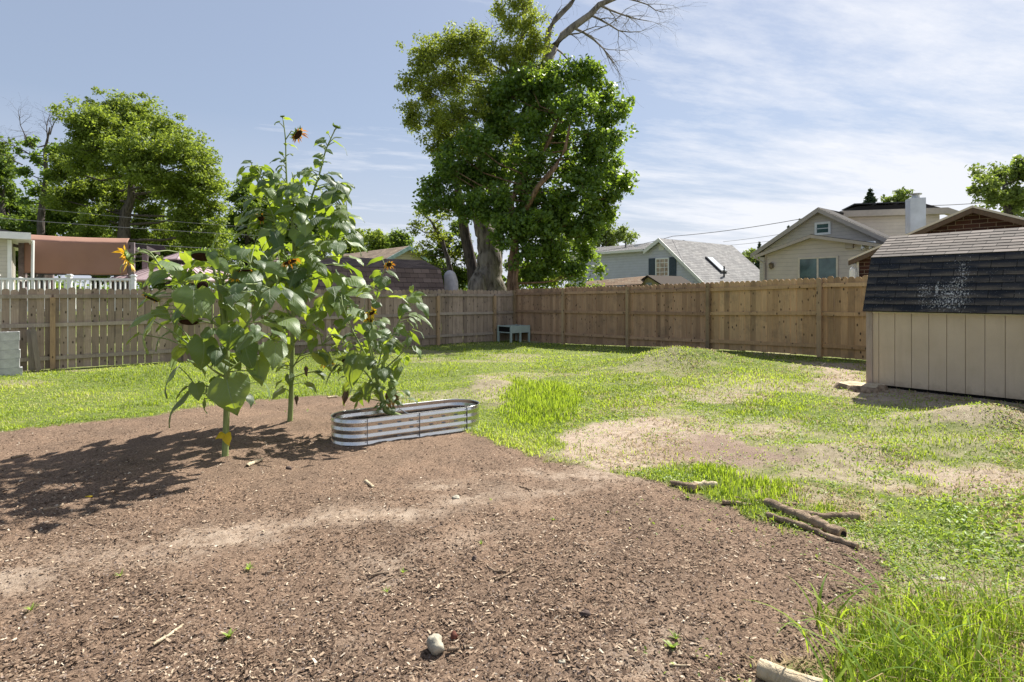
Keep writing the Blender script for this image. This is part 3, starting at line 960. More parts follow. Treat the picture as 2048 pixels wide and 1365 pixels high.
# main gable behind the addition
MBK = 4.0
mb = MB()
aL, zL = fa(1508, 508, MBK); aP, zP = fa(1642, 416, MBK); aR, zR_ = fa(1790, 484, MBK)
fr.wall(mb, [(aL + .3, 0), (aR, 0), (aR, zR_ - .1), (aP, zP - .1), (aL + .3, zL)], MBK, MBK + .9)
a0_, z0_ = fa(1530, 506); a1_, z1_ = fa(1628, 470); a2_, z2_ = fa(1790, 494)
fr.wall(mb, [(a0_, 0), (a2_, 0), (a2_, z2_ - .08), (a1_, z1_ - .08), (a0_, z0_ - .08)], 0, MBK - .004)
mb.build('wall', M['sid_b'], ph)
mb = MB()
def slope(mb, fr, p, q, b0, b1, th=.09):
    fr.wall(mb, [(p[0], p[1]), (q[0], q[1]), (q[0], q[1] - th), (p[0], p[1] - th)], b0, b1)
slope(mb, fr, (aL, zL), (aP, zP), MBK - .3, MBK + 11.3); slope(mb, fr, (aP + .004, zP), (aR + .6, zR_ - .3), MBK - .3, MBK + 1.0)
slope(mb, fr, (a0_ - .25, z0_ - .08), (a1_, z1_), -.3, MBK - .31); slope(mb, fr, (a1_ + .004, z1_), (a2_ + .35, z2_ - .02), -.3, MBK - .31)
mb.build('roof', M['roof_b'], ph)
mb = MB()
slope(mb, fr, (aL, zL - .02), (aP, zP - .02), MBK - .36, MBK - .302, .22); slope(mb, fr, (aP + .004, zP - .02), (aR + .6, zR_ - .32), MBK - .36, MBK - .302, .22)
slope(mb, fr, (a0_ - .25, z0_ - .10), (a1_, z1_ - .02), -.35, -.303, .13); slope(mb, fr, (a1_ + .004, z1_ - .02), (a2_ + .35, z2_ - .04), -.35, -.303, .13)
fr.box(mb, a0_ - .03, a0_ + .07, -.03, -.002, 0, z0_ - .2)
mb.build('rake_board', M['trim_b'], ph)
wa, wz = fa(1597, 516); wb, wz2 = fa(1677, 556)
window(ph, fr, wa, wb, wz2 - .5, wz, -.01, 2, 1, .07, frame=M['cream'], gl=M['glass_green'], mullion=.07)
wa, wz = fa(1630, 446, MBK); wb, wz2 = fa(1662, 469, MBK)
window(ph, fr, wa, wb, wz2, wz, MBK - .01, 1, 2, .10, gl=M['glass_green'], name='gable_window')
# gutter and downspout
mb = MB(); q1 = fr.p(a0_ - .3, -.34, z0_ - .2); q2 = fr.p(a0_ + .02, -.1, z0_ - .45); mb.tube([q1, q2, fr.p(a0_ + .02, -.06, 0)], .045, 8); mb.build('downspout', M['trim_b'], ph)
def lantern(frr, a, z, b, parent, mat):
    m_ = MB(); frr.box(m_, a - .05, a + .05, b - .03, b - .002, z - .1, z + .12)
    c = np.array(frr.p(a, b - .13, z)); m_.tube([frr.p(a, b - .03, z + .1), frr.p(a, b - .13, z + .13)], .015, 6)
    m_.lathe(c, (0, 0, 1), [(-.16, .02), (-.12, .05), (-.10, .075), (.06, .085), (.07, .11), (.13, .03), (.16, .01)], 8)
    return m_.build('wall_lantern', mat, parent)
la, lz = fa(1545, 532); lantern(fr, la, lz, 0, ph, simple('brass', (.17, .13, .08), .4))
fl, fz = fa(1737, 487)
mb = MB(); fr.box(mb, fl - .25, fl + .25, -.16, -.004, fz - .02, fz + .06)
mb.lathe(fr.p(fl - .14, -.2, fz - .14), (0, -.5, -1), [(-.1, .03), (.0, .05), (.1, .08)], 8); mb.lathe(fr.p(fl + .14, -.2, fz - .14), (0, -.5, -1), [(-.1, .03), (.0, .05), (.1, .08)], 8)
mb.build('floodlight', M['white'], ph)
ea, ez = fa(1700, 486); mb = MB(); fr.box(mb, ea - .14, ea + .14, -.12, -.004, ez - .22, ez + .05); mb.build('meter_box', M['trim_b'], ph)
# upper block behind the right slope
d1 = W(1690, 426, 29.6); d2 = W(1884, 420, 28.5)
fu = Fr(d1[:2], (d2 - d1)[:2]); LU = np.linalg.norm((d2 - d1)[:2])
mb = MB(); fu.box(mb, 0.1, LU - .1, 0, 5, 0, d1[2] - .2); mb.build('upper_wall', M['sid_b'], ph)
mb = MB(); fu.box(mb, -.3, LU + .1, -.4, -.02, d1[2] - .25, d1[2] + .05); fu.wall(mb, [(LU + .1, d1[2] + .05), (LU + .1, d1[2] - .25), (LU + 2.2, d1[2] - 1.1), (LU + 2.2, d1[2] - .85)], -.4, 0)
mb.build('fascia', M['trim_b'], ph)
mb = MB(); fu.wall(mb, [(-.3, d1[2] + .05), (LU + .1, d1[2] + .05), (LU - .8, d1[2] + .35), (.6, d1[2] + .30)], .0, 2.2); mb.build('upper_roof', M['roof_b'], ph)
mb = MB()
for k in range(3):
    fu.wall(mb, [(.35 + k * 1.0, d1[2] + .37), (1.30 + k * 1.0, d1[2] + .37), (1.30 + k * 1.0, d1[2] + .42), (.35 + k * 1.0, d1[2] + .42)], -.25, 2.0)
mb.build('solar_panel', M['blackp'], ph)
ch = W(1831, 440, 27.2); mb = MB(); fc = Fr(ch[:2], U, V)
mb.box((ch[0], ch[1], 0), .62, .62, zat(398, 27.2), .5, (d2 - d1)[:2] / LU)
c_ = mb.build('chimney', simple('whitewashed_chimney', (.66, .68, .72), .85, .2, vary=.16, scale=1.5, bump=.4), ph)
mb = MB(); mb.lathe((ch[0], ch[1], zat(398, 27.2) - .01), (0, 0, 1), [(0, .17), (.18, .15), (.18, .24), (.24, .26), (.27, .02)], 12); mb.build('chimney_cap', simple('galv', (.5, .5, .5), .5, .4, .6), c_)

# ------------------------------------------------------------------ dark brick house
n = N('dark_brick')
o_ = n.obj(); q = n.sep(o_)
b = n.n.new('ShaderNodeTexBrick'); n.l.new(n.uv(), b.inputs['Vector'])
b.inputs['Brick Width'].default_value = .36; b.inputs['Row Height'].default_value = .118; b.inputs['Mortar Size'].default_value = .008; b.inputs['Scale'].default_value = 1
b.inputs['Color1'].default_value = (.045, .020, .018, 1); b.inputs['Color2'].default_value = (.08, .036, .030, 1); b.inputs['Mortar'].default_value = (.22, .18, .155, 1)
c = n.mix(n.range(n.noise(30, 5, .7), .4, .7, 0, .5), b.outputs['Color'], n.mix(1.0, b.outputs['Color'], (.55, .5, .5), 'MULTIPLY'))
n.pbr(c, .85, .2, 0, n.bump(n.math('SUBTRACT', 1.0, b.outputs['Fac']), .6, .01)); M['brick'] = n.m
Yb = 18.5
bo = W(1716, 560, Yb)[:2]
fb = Fr(bo, U, V)
bk = thing('house', 'dark brick gabled building behind the tan shed', 'house', (*bo, 0))
pL = fa(1698, 520, -.3, fb); pP = fa(1946, 413, -.3, fb)
sL = (pP[1] - pL[1]) / (pP[0] - pL[0]); wB = 2 * pP[0] - pL[0]
mb = MB()
prof = [(.0, 0), (wB - .3, 0), (wB - .3, pL[1]), (pP[0], pP[1] - .08), (0, pL[1] + sL * (0 - pL[0]) - .1)]
nn = len(prof)
mb.add([fb.p(a, 0, z) for a, z in prof], [tuple(range(nn))], .5, prof)
mb.add([fb.p(0, 0, 0), fb.p(0, 9, 0), fb.p(0, 9, prof[4][1]), fb.p(0, 0, prof[4][1])], [(0, 1, 2, 3)], .5, [(0, 0), (9, 0), (9, prof[4][1]), (0, prof[4][1])])
mb.add([fb.p(wB - .3, 0, 0), fb.p(wB - .3, 9, 0), fb.p(wB - .3, 9, 2.6), fb.p(wB - .3, 0, 2.6)], [(0, 1, 2, 3)], .5, [(0, 0), (9, 0), (9, 2.6), (0, 2.6)])
mb.add([fb.p(a, 9, z) for a, z in prof], [tuple(range(nn))], .5, prof)
mb.build('wall', M['brick'], bk)
mb = MB(); slope(mb, fb, pL, pP, -.3, 9.3, .10); slope(mb, fb, (pP[0] + .003, pP[1]), (wB, pL[1]), -.3, 9.3, .10); mb.build('roof', M['roof_b'], bk)
M['rake_br'] = wood('rake_wood', (.13, .09, .065), (.20, .14, .10), knots=False)
mb = MB()
p2 = (pL[0], pL[1] - .05); 
slope(mb, fb, p2, (pP[0], pP[1] - .05), -.36, -.302, .13); slope(mb, fb, (pP[0] + .003, pP[1] - .05), (wB, pL[1] - .05), -.36, -.302, .13)
slope(mb, fb, (pL[0], pL[1] - .11), (pP[0], pP[1] - .11), -.30, -.02, .02); mb.build('rake_board', M['rake_br'], bk)
mb = MB(); slope(mb, fb, (pL[0], pL[1] + .02), (pP[0], pP[1] + .02), -.37, -.30, .06); slope(mb, fb, (pP[0] + .003, pP[1] + .02), (wB, pL[1] + .02), -.37, -.30, .06); mb.build('drip_edge', M['cream'], bk)
mb = MB(); fb.box(mb, -.035, .03, -.02, .05, 0, pL[1] + .02); mb.build('corner_trim', M['white'], bk)
mb = MB(); c = np.array(fb.p(-.10, -.12, 2.32))
mb.lathe(c, (0, 0, 1), [(-.26, .02), (-.2, .07), (-.16, .11), (.12, .11), (.2, .09), (.26, .03), (.3, .01)], 10); fb.box(mb, -.08, -.036, -.1, .04, 2.2, 2.4)
mb.build('wall_lantern', M['white'], bk)

# ------------------------------------------------------------------ neighbour on the left: railing, pergola, house corner, gazebo
def post_at(mb, p, s_, z0, z1, u=None): mb.box((p[0], p[1], z0), s_, s_, z1 - z0, .5, u)


RY = 17.2
ra = W(-260, 560, RY - 1.4); rb = W(272, 565, RY)
zr = CAMH + (HY - 556) / FPX * (RY - .7)
rail = thing('deck_railing', 'white balustrade with square balusters rising behind the left fence', 'railing', (*ra[:2], 0))
dR = (rb - ra)[:2]; LR = np.linalg.norm(dR); dR = dR / LR
fR = Fr(ra[:2], dR)
mb = MB(); fR.box(mb, 0, LR, -.035, .035, zr - .06, zr); mb.build('top_rail', M['white'], rail)
mb = MB(); fR.box(mb, 0, LR, -.03, .03, zr - .95, zr - .88); mb.build('bottom_rail', M['white'], rail)
def a_at(px, f):
    k = (px - CX) / FPX
    return (k * f.o[1] - f.o[0]) / (f.u[0] - k * f.u[1])
for px in (-140, 0 - 8, 139, 267):
    a = a_at(px, fR); mb = MB(); fR.box(mb, a - .052, a + .052, -.052, .052, 0, zr + .06)
    fR.box(mb, a - .075, a + .075, -.075, .075, zr + .061, zr + .09); fR.box(mb, a - .05, a + .05, -.05, .05, zr + .091, zr + .115); mb.build('post', M['white'], rail)
a = .1
k = 0
while a < LR - .05:
    mb = MB(); fR.box(mb, a - .019, a + .019, -.019, .019, zr - .88, zr - .06); mb.build('baluster', M['white'], rail); a += .128

# pergola with its brown curtain
M['brown_cloth'] = simple('brown_fabric', (.27, .155, .115), .8, .2, vary=.06, scale=1.5)
M['pergola_post'] = simple('mauve_post', (.20, .16, .165), .7)
M['dark_wood'] = simple('dark_stained_wood', (.055, .042, .045), .7)
PY = 21.0
pa = W(52, 480, PY); pb = W(262, 486, PY + 1.3)
fP = Fr(pa[:2], (pb - pa)[:2]); LP = np.linalg.norm((pb - pa)[:2])
pg = thing('pergola', 'dark pergola hung with a reddish brown cloth curtain beyond the white railing', 'pergola', (*pa[:2], 0))
zt = zat(476, PY); zbt = zat(547, PY)
for a, b in ((-.09, 0), (LP + .02, 0), (-.09, 3.2), (LP + .02, 3.2)):
    mb = MB(); fP.box(mb, a - .10, a + .10, b - .1, b + .1, 0, zt - .05); mb.build('post', M['pergola_post'], pg)
for b in (-.17, 3.3):
    mb = MB(); fP.wall(mb, [(-.75, zt - .02), (-.65, zt + .12), (LP + .7, zt + .10), (LP + .8, zt - .05), (LP + .6, zt - .1), (-.6, zt - .08)], b - .03, b + .03) if b > 0 else fP.wall(mb, [(-.80, zt - .10), (-.65, zt + .02), (-.12, zt + .02), (-.12, zt - .12), (-.6, zt - .12)], b - .03, b + .03)
    mb.build('beam', M['dark_wood'], pg)
for k in range(9):
    a = -.5 + k * (LP + 1) / 8; mb = MB(); fP.box(mb, a - .025, a + .025, -.1, 3.6, zt - .30, zt - .16); mb.build('rafter', M['dark_wood'], pg)
# curtain: rounded top, folds
rows, colsn = 22, 60; vs = []; fs = []
for i in range(rows + 1):
    s_ = i / rows
    for j in range(colsn + 1):
        q = j / colsn
        if s_ < .22: b = .46 * (1 - s_ / .22); z = zt + .13 - .19 * (s_ / .22)
        else: b = 0; z = zt - .06 - (s_ - .22) / .78 * (zt - .06 - zbt)
        b += .028 * math.sin(q * 5 + s_ * 7) * s_ + .012 * math.sin(q * 23 - s_ * 6) + .02 * abs(math.sin(q * math.pi * 3)) * (1 - s_)
        z -= .03 * math.sin(q * math.pi) + .02 * q
        vs.append(fP.p(.02 + q * (LP - .1), b - .235, z))
W1 = colsn + 1
for i in range(rows):
    for j in range(colsn): fs.append((i * W1 + j, i * W1 + j + 1, (i + 1) * W1 + j + 1, (i + 1) * W1 + j))
mb = MB(); mb.add(vs, fs)
o = mb.build('curtain', M['brown_cloth'], pg, True)
md = o.modifiers.new('thick', 'SOLIDIFY'); md.thickness = .012
mb = MB(); mb.tube([fP.p(0, -.24, zbt - .03), fP.p(LP - .05, -.24, zbt - .05)], .02, 6); mb.build('curtain_rod', M['blackp'], pg)

# corner of the neighbour house
hc = W(22, 560, 19.0); fh = Fr(hc[:2], V, np.array([-.633, .774]))
nh = thing('house', 'white and beige house corner with a gutter at the left edge of the view', 'house', (*hc[:2], 0))
zh = zat(480, 19.0)
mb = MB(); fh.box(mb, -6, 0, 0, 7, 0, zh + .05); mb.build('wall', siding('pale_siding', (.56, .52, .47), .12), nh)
mb = MB(); fh.box(mb, -6.2, .45, -.45, 7.2, zh + .06, zh + .1); fh.box(mb, -6.2, .5, -.5, -.452, zh + .0, zh + .22); fh.box(mb, .452, .5, -.45, 7.2, zh + .0, zh + .22); mb.build('gutter', M['white'], nh)
mb = MB(); fh.wall(mb, [(-6.2, zh + .12), (.48, zh + .12), (-3, zh + 1.0), (-6.2, zh + 1.0)], -.45, 7.2); mb.build('roof', M['grey_roof'], nh)
mb = MB(); fh.box(mb, -.09, .02, -.03, -.003, 0, zh); mb.build('corner_trim', M['white'], nh)
mb = MB(); fh.box(mb, -1.6, -.5, -.04, -.003, 1.2, 2.5); w_ = mb.build('window', M['white'], nh)
mb = MB(); fh.box(mb, -1.5, -.6, -.05, -.041, 1.3, 2.4); mb.build('pane', M['glass'], w_)
mb = MB(); fh.box(mb, .003, .06, .9, 1.0, 2.0, 2.3); fh.box(mb, .061, .2, .92, .98, 2.2, 2.26); mb.lathe(fh.p(.26, .95, 2.22), (1, -.4, -.3), [(-.12, .06), (.1, .08), (.14, .03)], 8); mb.build('camera_fixture', M['white'], nh)
mb = MB(); mb.tube([fh.p(.55, -.1, zh + .0), fh.p(.52, -.6, .6), fh.p(.5, -.7, 0)], .045, 8); mb.build('downspout', M['offwhite'], nh)
mb = MB(); mb.tube([fh.p(-.3, .0, zh + .2), fh.p(-.3, 0, zh + .42)], .03, 6); mb.build('vent_pipe', M['white'], nh)

# two-tier gazebo
gq = W(363, 520, 24.5); gz = thing('gazebo', 'gazebo with a two-tier dusty pink metal roof half hidden by sunflowers', 'gazebo', (gq[0], gq[1], 0))
M['pink_roof'] = simple('pink_metal_roof', (.40, .30, .31), .45, .4, vary=.08)
def hip(mb, c, r0, z0, r1, z1, u):
    P = []
    for r, z in ((r0, z0), (r1, z1), (r0, z0 - .05), (max(r1 - .03, .001), z1 - .06)):
        for (a, b) in ((-1, -1), (1, -1), (1, 1), (-1, 1)):
            q = u * a * r + np.array([-u[1], u[0]]) * b * r; P.append((c[0] + q[0], c[1] + q[1], z))
    f = [(i, (i + 1) % 4, (i + 1) % 4 + 4, i + 4) for i in range(4)] + [(4, 5, 6, 7)] + [(i + 8, i + 12, (i + 1) % 4 + 12, (i + 1) % 4 + 8) for i in range(4)] + [(i, i + 8, (i + 1) % 4 + 8, (i + 1) % 4) for i in range(4)]
    mb.add(P, f)
    for k in range(4):
        A, B = np.array(P[k]), np.array(P[(k + 1) % 4]); C_, D_ = np.array(P[(k + 1) % 4 + 4]), np.array(P[k + 4])
        for s_ in np.linspace(0, 1, int(r0 * 4) + 1):
            p = A + (B - A) * s_; t = D_ + (C_ - D_) * s_
            mb.tube([p + [0, 0, .015], t + [0, 0, .015]], .012, 4)
gu = np.array([.9, -.43]); gu /= np.linalg.norm(gu)
mb = MB(); hip(mb, gq, .62, zat(520, 24.5), .02, zat(505, 24.5), gu); mb.build('upper_roof', M['pink_roof'], gz)
mb = MB(); mb.box((gq[0], gq[1], zat(530, 24.5) - .2), .9, .9, zat(520, 24.5) - zat(530, 24.5) + .15, .5, gu); mb.build('vent_box', M['dark_wood'], gz)
mb = MB(); hip(mb, gq, 1.95, zat(562, 24.5), .5, zat(530, 24.5), gu); mb.build('lower_roof', M['pink_roof'], gz)
for a in (-1, 1):
    for b in (-1, 1):
        q = gq[:2] + gu * a * 1.7 + np.array([-gu[1], gu[0]]) * b * 1.7; mb = MB(); post_at(mb, q, .13, 0, zat(562, 24.5) - .05, gu); mb.build('post', M['dark_wood'], gz)

# ------------------------------------------------------------------ overhead lines
def cable(label, pts, r=.014, sag=.25):
    P = []
    for i in range(len(pts) - 1):
        a, b = W(*pts[i]), W(*pts[i + 1])
        for k in range(13):
            t = k / 12; q = a + (b - a) * t; q[2] -= sag * 4 * t * (1 - t)
            if k or not i: P.append(q)
    mb = MB(); mb.tube(P, r, 5); o = mb.build('power_line', M['cable'], loc=P[0]); tag(o, label, 'power line', 'overhead lines')
M['cable'] = simple('grey_cable', (.16, .16, .17), .6)
M['cable_l'] = M['cable']
cable('overhead line crossing low in front of the big left maple', [(-200, 416, 27), (0, 437, 28), (560, 474, 30)], .014, .05)
cable('overhead line just above the lowest one in front of the left maple', [(60, 416, 30), (620, 462, 33)], .010, .1)
cable('thin overhead line just above the pink gazebo roof', [(200, 482, 26), (700, 508, 30)], .014, .1)
cable('overhead line from the blue house past the beige gable to the right-hand tree', [(1180, 505, 44), (1345, 473, 43), (1650, 429, 34), (1830, 412, 34), (2100, 390, 34)], .022, .15)
cable('upper of the two thin wires between blue and beige house', [(1446, 484, 60), (1640, 455, 50)], .018, .1)
cable('lower of the two thin wires between blue and beige house', [(1446, 492, 60), (1640, 468, 50)], .018, .1)

# ------------------------------------------------------------------ raised garden box on legs in the corner
M['sage'] = simple('pale_sage_paint', (.42, .50, .46), .6, .3, vary=.08)
c0 = W(1022, 682, 20.7)[:2]
pl = thing('raised_planter', 'pale green wooden planter box on legs standing in the fence corner', 'planter', (*c0, float(g(*c0))))
fp_ = Fr(c0, V, -U); gz0 = float(g(*c0)) - .02
for a, b in ((0, 0), (.42, 0), (.84, 0), (0, .72), (.84, .72)):
    mb = MB(); fp_.box(mb, a - .03, a + .03, b - .03, b + .03, gz0, gz0 + .62); mb.build('leg', M['sage'], pl)
mb = MB(); fp_.box(mb, .031, .389, -.02, .01, gz0 + .36, gz0 + .61); fp_.box(mb, .451, .809, -.02, .01, gz0 + .36, gz0 + .61)
for z in (.44, .52): fp_.box(mb, .031, .389, -.024, -.0205, gz0 + z, gz0 + z + .004)
mb.build('side_panel', M['sage'], pl)
mb = MB(); fp_.box(mb, .031, .809, .69, .71, gz0 + .36, gz0 + .61); fp_.box(mb, .83, .85, .031, .689, gz0 + .36, gz0 + .61); mb.build('back_panel', M['sage'], pl)
mb = MB(); fp_.box(mb, -.012, .01, .031, .689, gz0 + .36, gz0 + .39); fp_.box(mb, -.012, .01, .031, .689, gz0 + .575, gz0 + .60); mb.build('end_frame', M['sage'], pl)
mb = MB(); fp_.box(mb, -.005, .006, .031, .689, gz0 + .391, gz0 + .574); fp_.box(mb, .04, .82, .05, .68, gz0 + .33, gz0 + .35); mb.build('end_shade_panel', M['dark'], pl)  # near-black panel and floor paint the shade inside the open end
mb = MB(); fp_.box(mb, .012, .82, .02, .688, gz0 + .352, gz0 + .54); mb.build('soil', M['dark'], pl)

# ------------------------------------------------------------------ concrete blocks and pointed pickets at the left edge
n = N('concrete_block'); f = n.noise(6, 6, .7); f2 = n.vor(70)
n.pbr(n.ramp(f, [(.3, (.36, .36, .37)), (.7, (.60, .60, .60))]), .95, .1, 0, n.bump(n.noise(90, 4, .8), .9, .006)); M['block'] = n.m
bq = at(45, 751); k0 = 0
fB = Fr(np.array(bq[:2]), V, -U)
gb = bq[2]
def block(a, b, z, ang_, label):
    mb = MB()
    u_ = V * math.cos(ang_) + (-U) * math.sin(ang_); v_ = np.array([-u_[1], u_[0]])
    c = np.array(fB.p(a, b, z)[:2])
    for (x0, x1, y0, y1) in ((-.195, .195, -.095, -.063), (-.195, .195, .063, .095), (-.195, -.163, -.063, .063), (-.018, .018, -.063, .063), (.163, .195, -.063, .063)):
        mb.hexa([(*(c + u_ * p + v_ * q_), z) for p, q_ in ((x0, y0), (x1, y0), (x1, y1), (x0, y1))], [(*(c + u_ * p + v_ * q_), z + .186) for p, q_ in ((x0, y0), (x1, y0), (x1, y1), (x0, y1))])
    o = mb.build('concrete_block', M['block'], loc=(c[0], c[1], z)); tag(o, label, 'concrete block', 'stacked concrete blocks')
nm_ = ['bottom', 'second', 'third', 'fourth', 'top']
for k in range(5):
    off = -.18 - (.02 * (k % 2)) + RNG.normal() * .006 - .012 * k
    block(off - .02, .1, gb - .02 + k * .19, RNG.normal() * .02, 'pale concrete block, %s of the right column of the stack against the grey fence' % nm_[k])
    block(off - .42 + (.0 if k < 4 else .03), .11, gb - .02 + k * .19 - .03, RNG.normal() * .02, 'pale concrete block, %s of the left column of the stack at the photo edge' % nm_[k])
M['old_picket'] = wood('silvered_picket', (.27, .235, .20), (.36, .32, .28))
for i, (px, h, ln) in enumerate([(3, 1.02, .0), (17, 1.0, -.02), (29, 1.0, .02), (44, 1.02, -.06), (57, 1.04, -.10)]):
    q = at(px + (12 if i > 2 else 0), 742 if i < 3 else 746); mb = MB()
    p0 = np.array([q[0], q[1] + .12]) - U * (.16 if i < 3 else .02)
    picket(mb, p0, V, -U, q[2] - .02, q[2] + h - .02, .095, .018, float(RNG.random()), ln, True)
    o = mb.build('pointed_picket', M['old_picket'], loc=(p0[0], p0[1], q[2]))
    tag(o, ['pointed fence picket whose tip shows over the blocks, leftmost of three', 'pointed picket tip over the blocks, middle of three', 'pointed picket tip over the blocks, nearest the block stack corner',
            'pointed grey picket leaning directly beside the block stack', 'outermost pointed grey picket leaning left of the fence post'][i], 'picket', 'loose pointed pickets')

# ------------------------------------------------------------------ galvanised planter
n = N('galvanised_steel'); o_ = n.obj(); f = n.noise(3, 5, .7, n.map(o_, (1, 1, 3))); f2 = n.vor(38, None, 'Color')
c = n.ramp(n.math('ADD', n.math('MULTIPLY', f, .6), n.math('MULTIPLY', n.noise(14, 4, .6), .4)), [(.25, (.50, .50, .50)), (.75, (.72, .72, .72))])
n.pbr(c, n.range(f, .3, .7, .20, .34), .5, .96, n.bump(f, .15, .004)); M['galv'] = n.m
A0 = np.array(at(700, 893)[:2]); B0 = np.array(at(938, 860)[:2])
dP = (B0 - A0) / np.linalg.norm(B0 - A0); nP = np.array([-dP[1], dP[0]])
A0 = A0 + dP * .20; PR = .31; PHT = .295
pc = A0 + nP * PR; pz = float(g(*pc)) - .01
LPn = np.linalg.norm(B0 - A0) - .03
planter = thing('garden_bed', 'long oval corrugated galvanised metal garden bed with a sunflower growing in it', 'garden bed', (pc[0], pc[1], pz))
def oval(r, seg=18):
    out = []
    for k in range(seg + 1):
        th = math.pi / 2 + math.pi * k / seg; out.append(pc + dP * (r * math.cos(th)) + nP * (r * math.sin(th)))
    for j in range(1, 14): out.append(pc + dP * (LPn * j / 14) - nP * r)
    for k in range(seg + 1):
        th = -math.pi / 2 + math.pi * k / seg; out.append(pc + dP * (LPn + r * math.cos(th)) + nP * (r * math.sin(th)))
    for j in range(13, 0, -1): out.append(pc + dP * (LPn * j / 14) + nP * r)
    return out
ns = 64; prof = []
for i in range(ns + 1):
    z = PHT * i / ns
    ph_ = (z / PHT * 3.5 + .25)
    w_ = (2 / math.pi) * math.asin(.985 * math.sin(2 * math.pi * ph_)) * .0055
    prof.append((z, PR + w_))
prof += [(PHT + .004, PR + .006), (PHT + .006, PR), (PHT, PR - .006)]
rings = [oval(r) for z, r in prof]; nr = len(rings[0]); mb = MB()
mb.add([(q[0], q[1], pz + prof[i][0]) for i, R_ in enumerate(rings) for q in R_],
       [(i * nr + k, i * nr + (k + 1) % nr, (i + 1) * nr + (k + 1) % nr, (i + 1) * nr + k) for i in range(len(prof) - 1) for k in range(nr)])
o = mb.build('wall', M['galv'], planter, True)
md = o.modifiers.new('thick', 'SOLIDIFY'); md.thickness = .003
mb = MB()
for side in (-1, 1):
    for j in (.0, .5, 1.0):
        c2 = pc + dP * (LPn * j) + nP * (side * (PR + .014))
        for zz in (.035, .12, .2, .27):
            mb.lathe((c2[0] - dP[0] * .02, c2[1] - dP[1] * .02, pz + zz), (*(nP * side), 0), [(-.004, .006), (.004, .006), (.007, .003)], 6)
        mb.hexa([(*(c2 + dP * s1 - nP * side * s2), pz + .003) for s1, s2 in ((-.002, .002), (.002, .002), (.002, .016), (-.002, .016))], [(*(c2 + dP * s1 - nP * side * s2), pz + PHT - .004) for s1, s2 in ((-.002, .002), (.002, .002), (.002, .016), (-.002, .016))])
    for j in (.12, .3, .42, .62, .75, .88):
        for zz in (.05, .135, .215):
            c2 = pc + dP * (LPn * j) + nP * (side * (PR + .010))
            mb.hexa([(*(c2 + dP * s1 - nP * side * s2), pz + zz) for s1, s2 in ((-.025, -.004), (.02, -.004), (.02, .012), (-.025, .012))], [(*(c2 + dP * s1 - nP * side * s2), pz + zz + .003) for s1, s2 in ((-.025, -.004), (.025, -.004), (.025, .012), (-.025, .012))])
mb.build('bolts', simple('dull_zinc', (.22, .23, .25), .5, .4, .7), planter)
# soil inside
ov = oval(PR - .016); mb = MB(); n_ = len(ov); vs = []; cen = pc + dP * LPn / 2
for rr in (1.0, .8, .55, .3, .05):
    for q in ov:
        # shrink towards the spine
        t = np.clip((q - pc) @ dP, 0, LPn); sp_ = pc + dP * t; p_ = sp_ + (q - sp_) * rr
        vs.append((p_[0], p_[1], pz + .15 + .03 * float(fbm(p_[0] * 8, p_[1] * 8, 3, 3)) ))
fs = [(i * n_ + k, i * n_ + (k + 1) % n_, (i + 1) * n_ + (k + 1) % n_, (i + 1) * n_ + k) for i in range(4) for k in range(n_)]
mb.add(vs, fs); M['soil'] = simple('bed_soil', (.12, .085, .065), .95, .1, vary=.5, scale=30, bump=.8, bscale=60)
mb.build('soil', M['soil'], planter)
mb = MB(); c2 = pc + dP * LPn * .5; mb.tube([(*(c2 - nP * .32), pz + .22), (*(c2 + nP * .32), pz + .235)], .007, 6); mb.build('cross_brace', M['galv'], planter)

# ------------------------------------------------------------------ logs, sticks, stones, stump
def gpt(px, py, lift=0):
    a = at(px, py); return np.array([a[0], a[1], a[2] + lift])
def log(name, label, pts, r, mat, cat='log', group=None, ends=True, n=12, kn=0, jit=.08):
    P = []; rr = []
    K = [np.array(gpt(*p[:2], p[2] if len(p) > 2 else 0)) for p in pts]
    m = 5
    for i in range(len(K) - 1):
        for k in range(m):
            t = k / m; P.append(K[i] * (1 - t) + K[i + 1] * t)
    P.append(K[-1]); N_ = len(P)
    for i, p in enumerate(P):
        t = i / (N_ - 1); rad = r[0] * (1 - t) + r[1] * t
        rad *= 1 + RNG.normal() * jit; rr.append(rad); p += [RNG.normal() * rad * .12, RNG.normal() * rad * .12, rad * .75]
    mb = MB(); mb.tube(P, rr, n, cap=False); o = mb.build(name, mat, loc=K[0], smooth=True)
    tag(o, label, cat, group)
    if ends:
        for (q, q2, rad) in ((P[0], P[1], rr[0]), (P[-1], P[-2], rr[-1])):
            d = q - q2; d /= np.linalg.norm(d); mb = MB(); mb.lathe(q - d * .001, d, [(0, rad), (.004, rad * .9), (.005, rad * .5), (.003, .001)], n); mb.build('cut_end', M['cut'], o)
    return o
log('log', 'hollow-ended brown log lying along the edge of the mulch bed', [(1532, 1012), (1590, 1036), (1640, 1058), (1685, 1078)], (.038, .040), M['log'], 'log')
hl = [o for o in COL.objects if o.name == 'log'][0]; e_ = gpt(1685, 1078) + np.array([0, 0, .03]); d_ = e_ - gpt(1660, 1066) - np.array([0, 0, .03]); d_ /= np.linalg.norm(d_)
mb = MB(); mb.lathe(e_ + d_ * .004, d_, [(0, .027), (.006, .026), (.0065, .001)], 12); mb.build('hollow', M['dark'], hl)  # dark disc on the cut end, painted shade instead of a real recess
log('log', 'long thin brown pole lying just in front of the hollow log', [(1535, 1036), (1600, 1055), (1660, 1080), (1715, 1097)], (.024, .020), M['log'], 'log')
log('log', 'reddish brown log lying behind the hollow log in the grass', [(1585, 1028), (1650, 1040), (1718, 1040)], (.022, .034), M['log'], 'log')
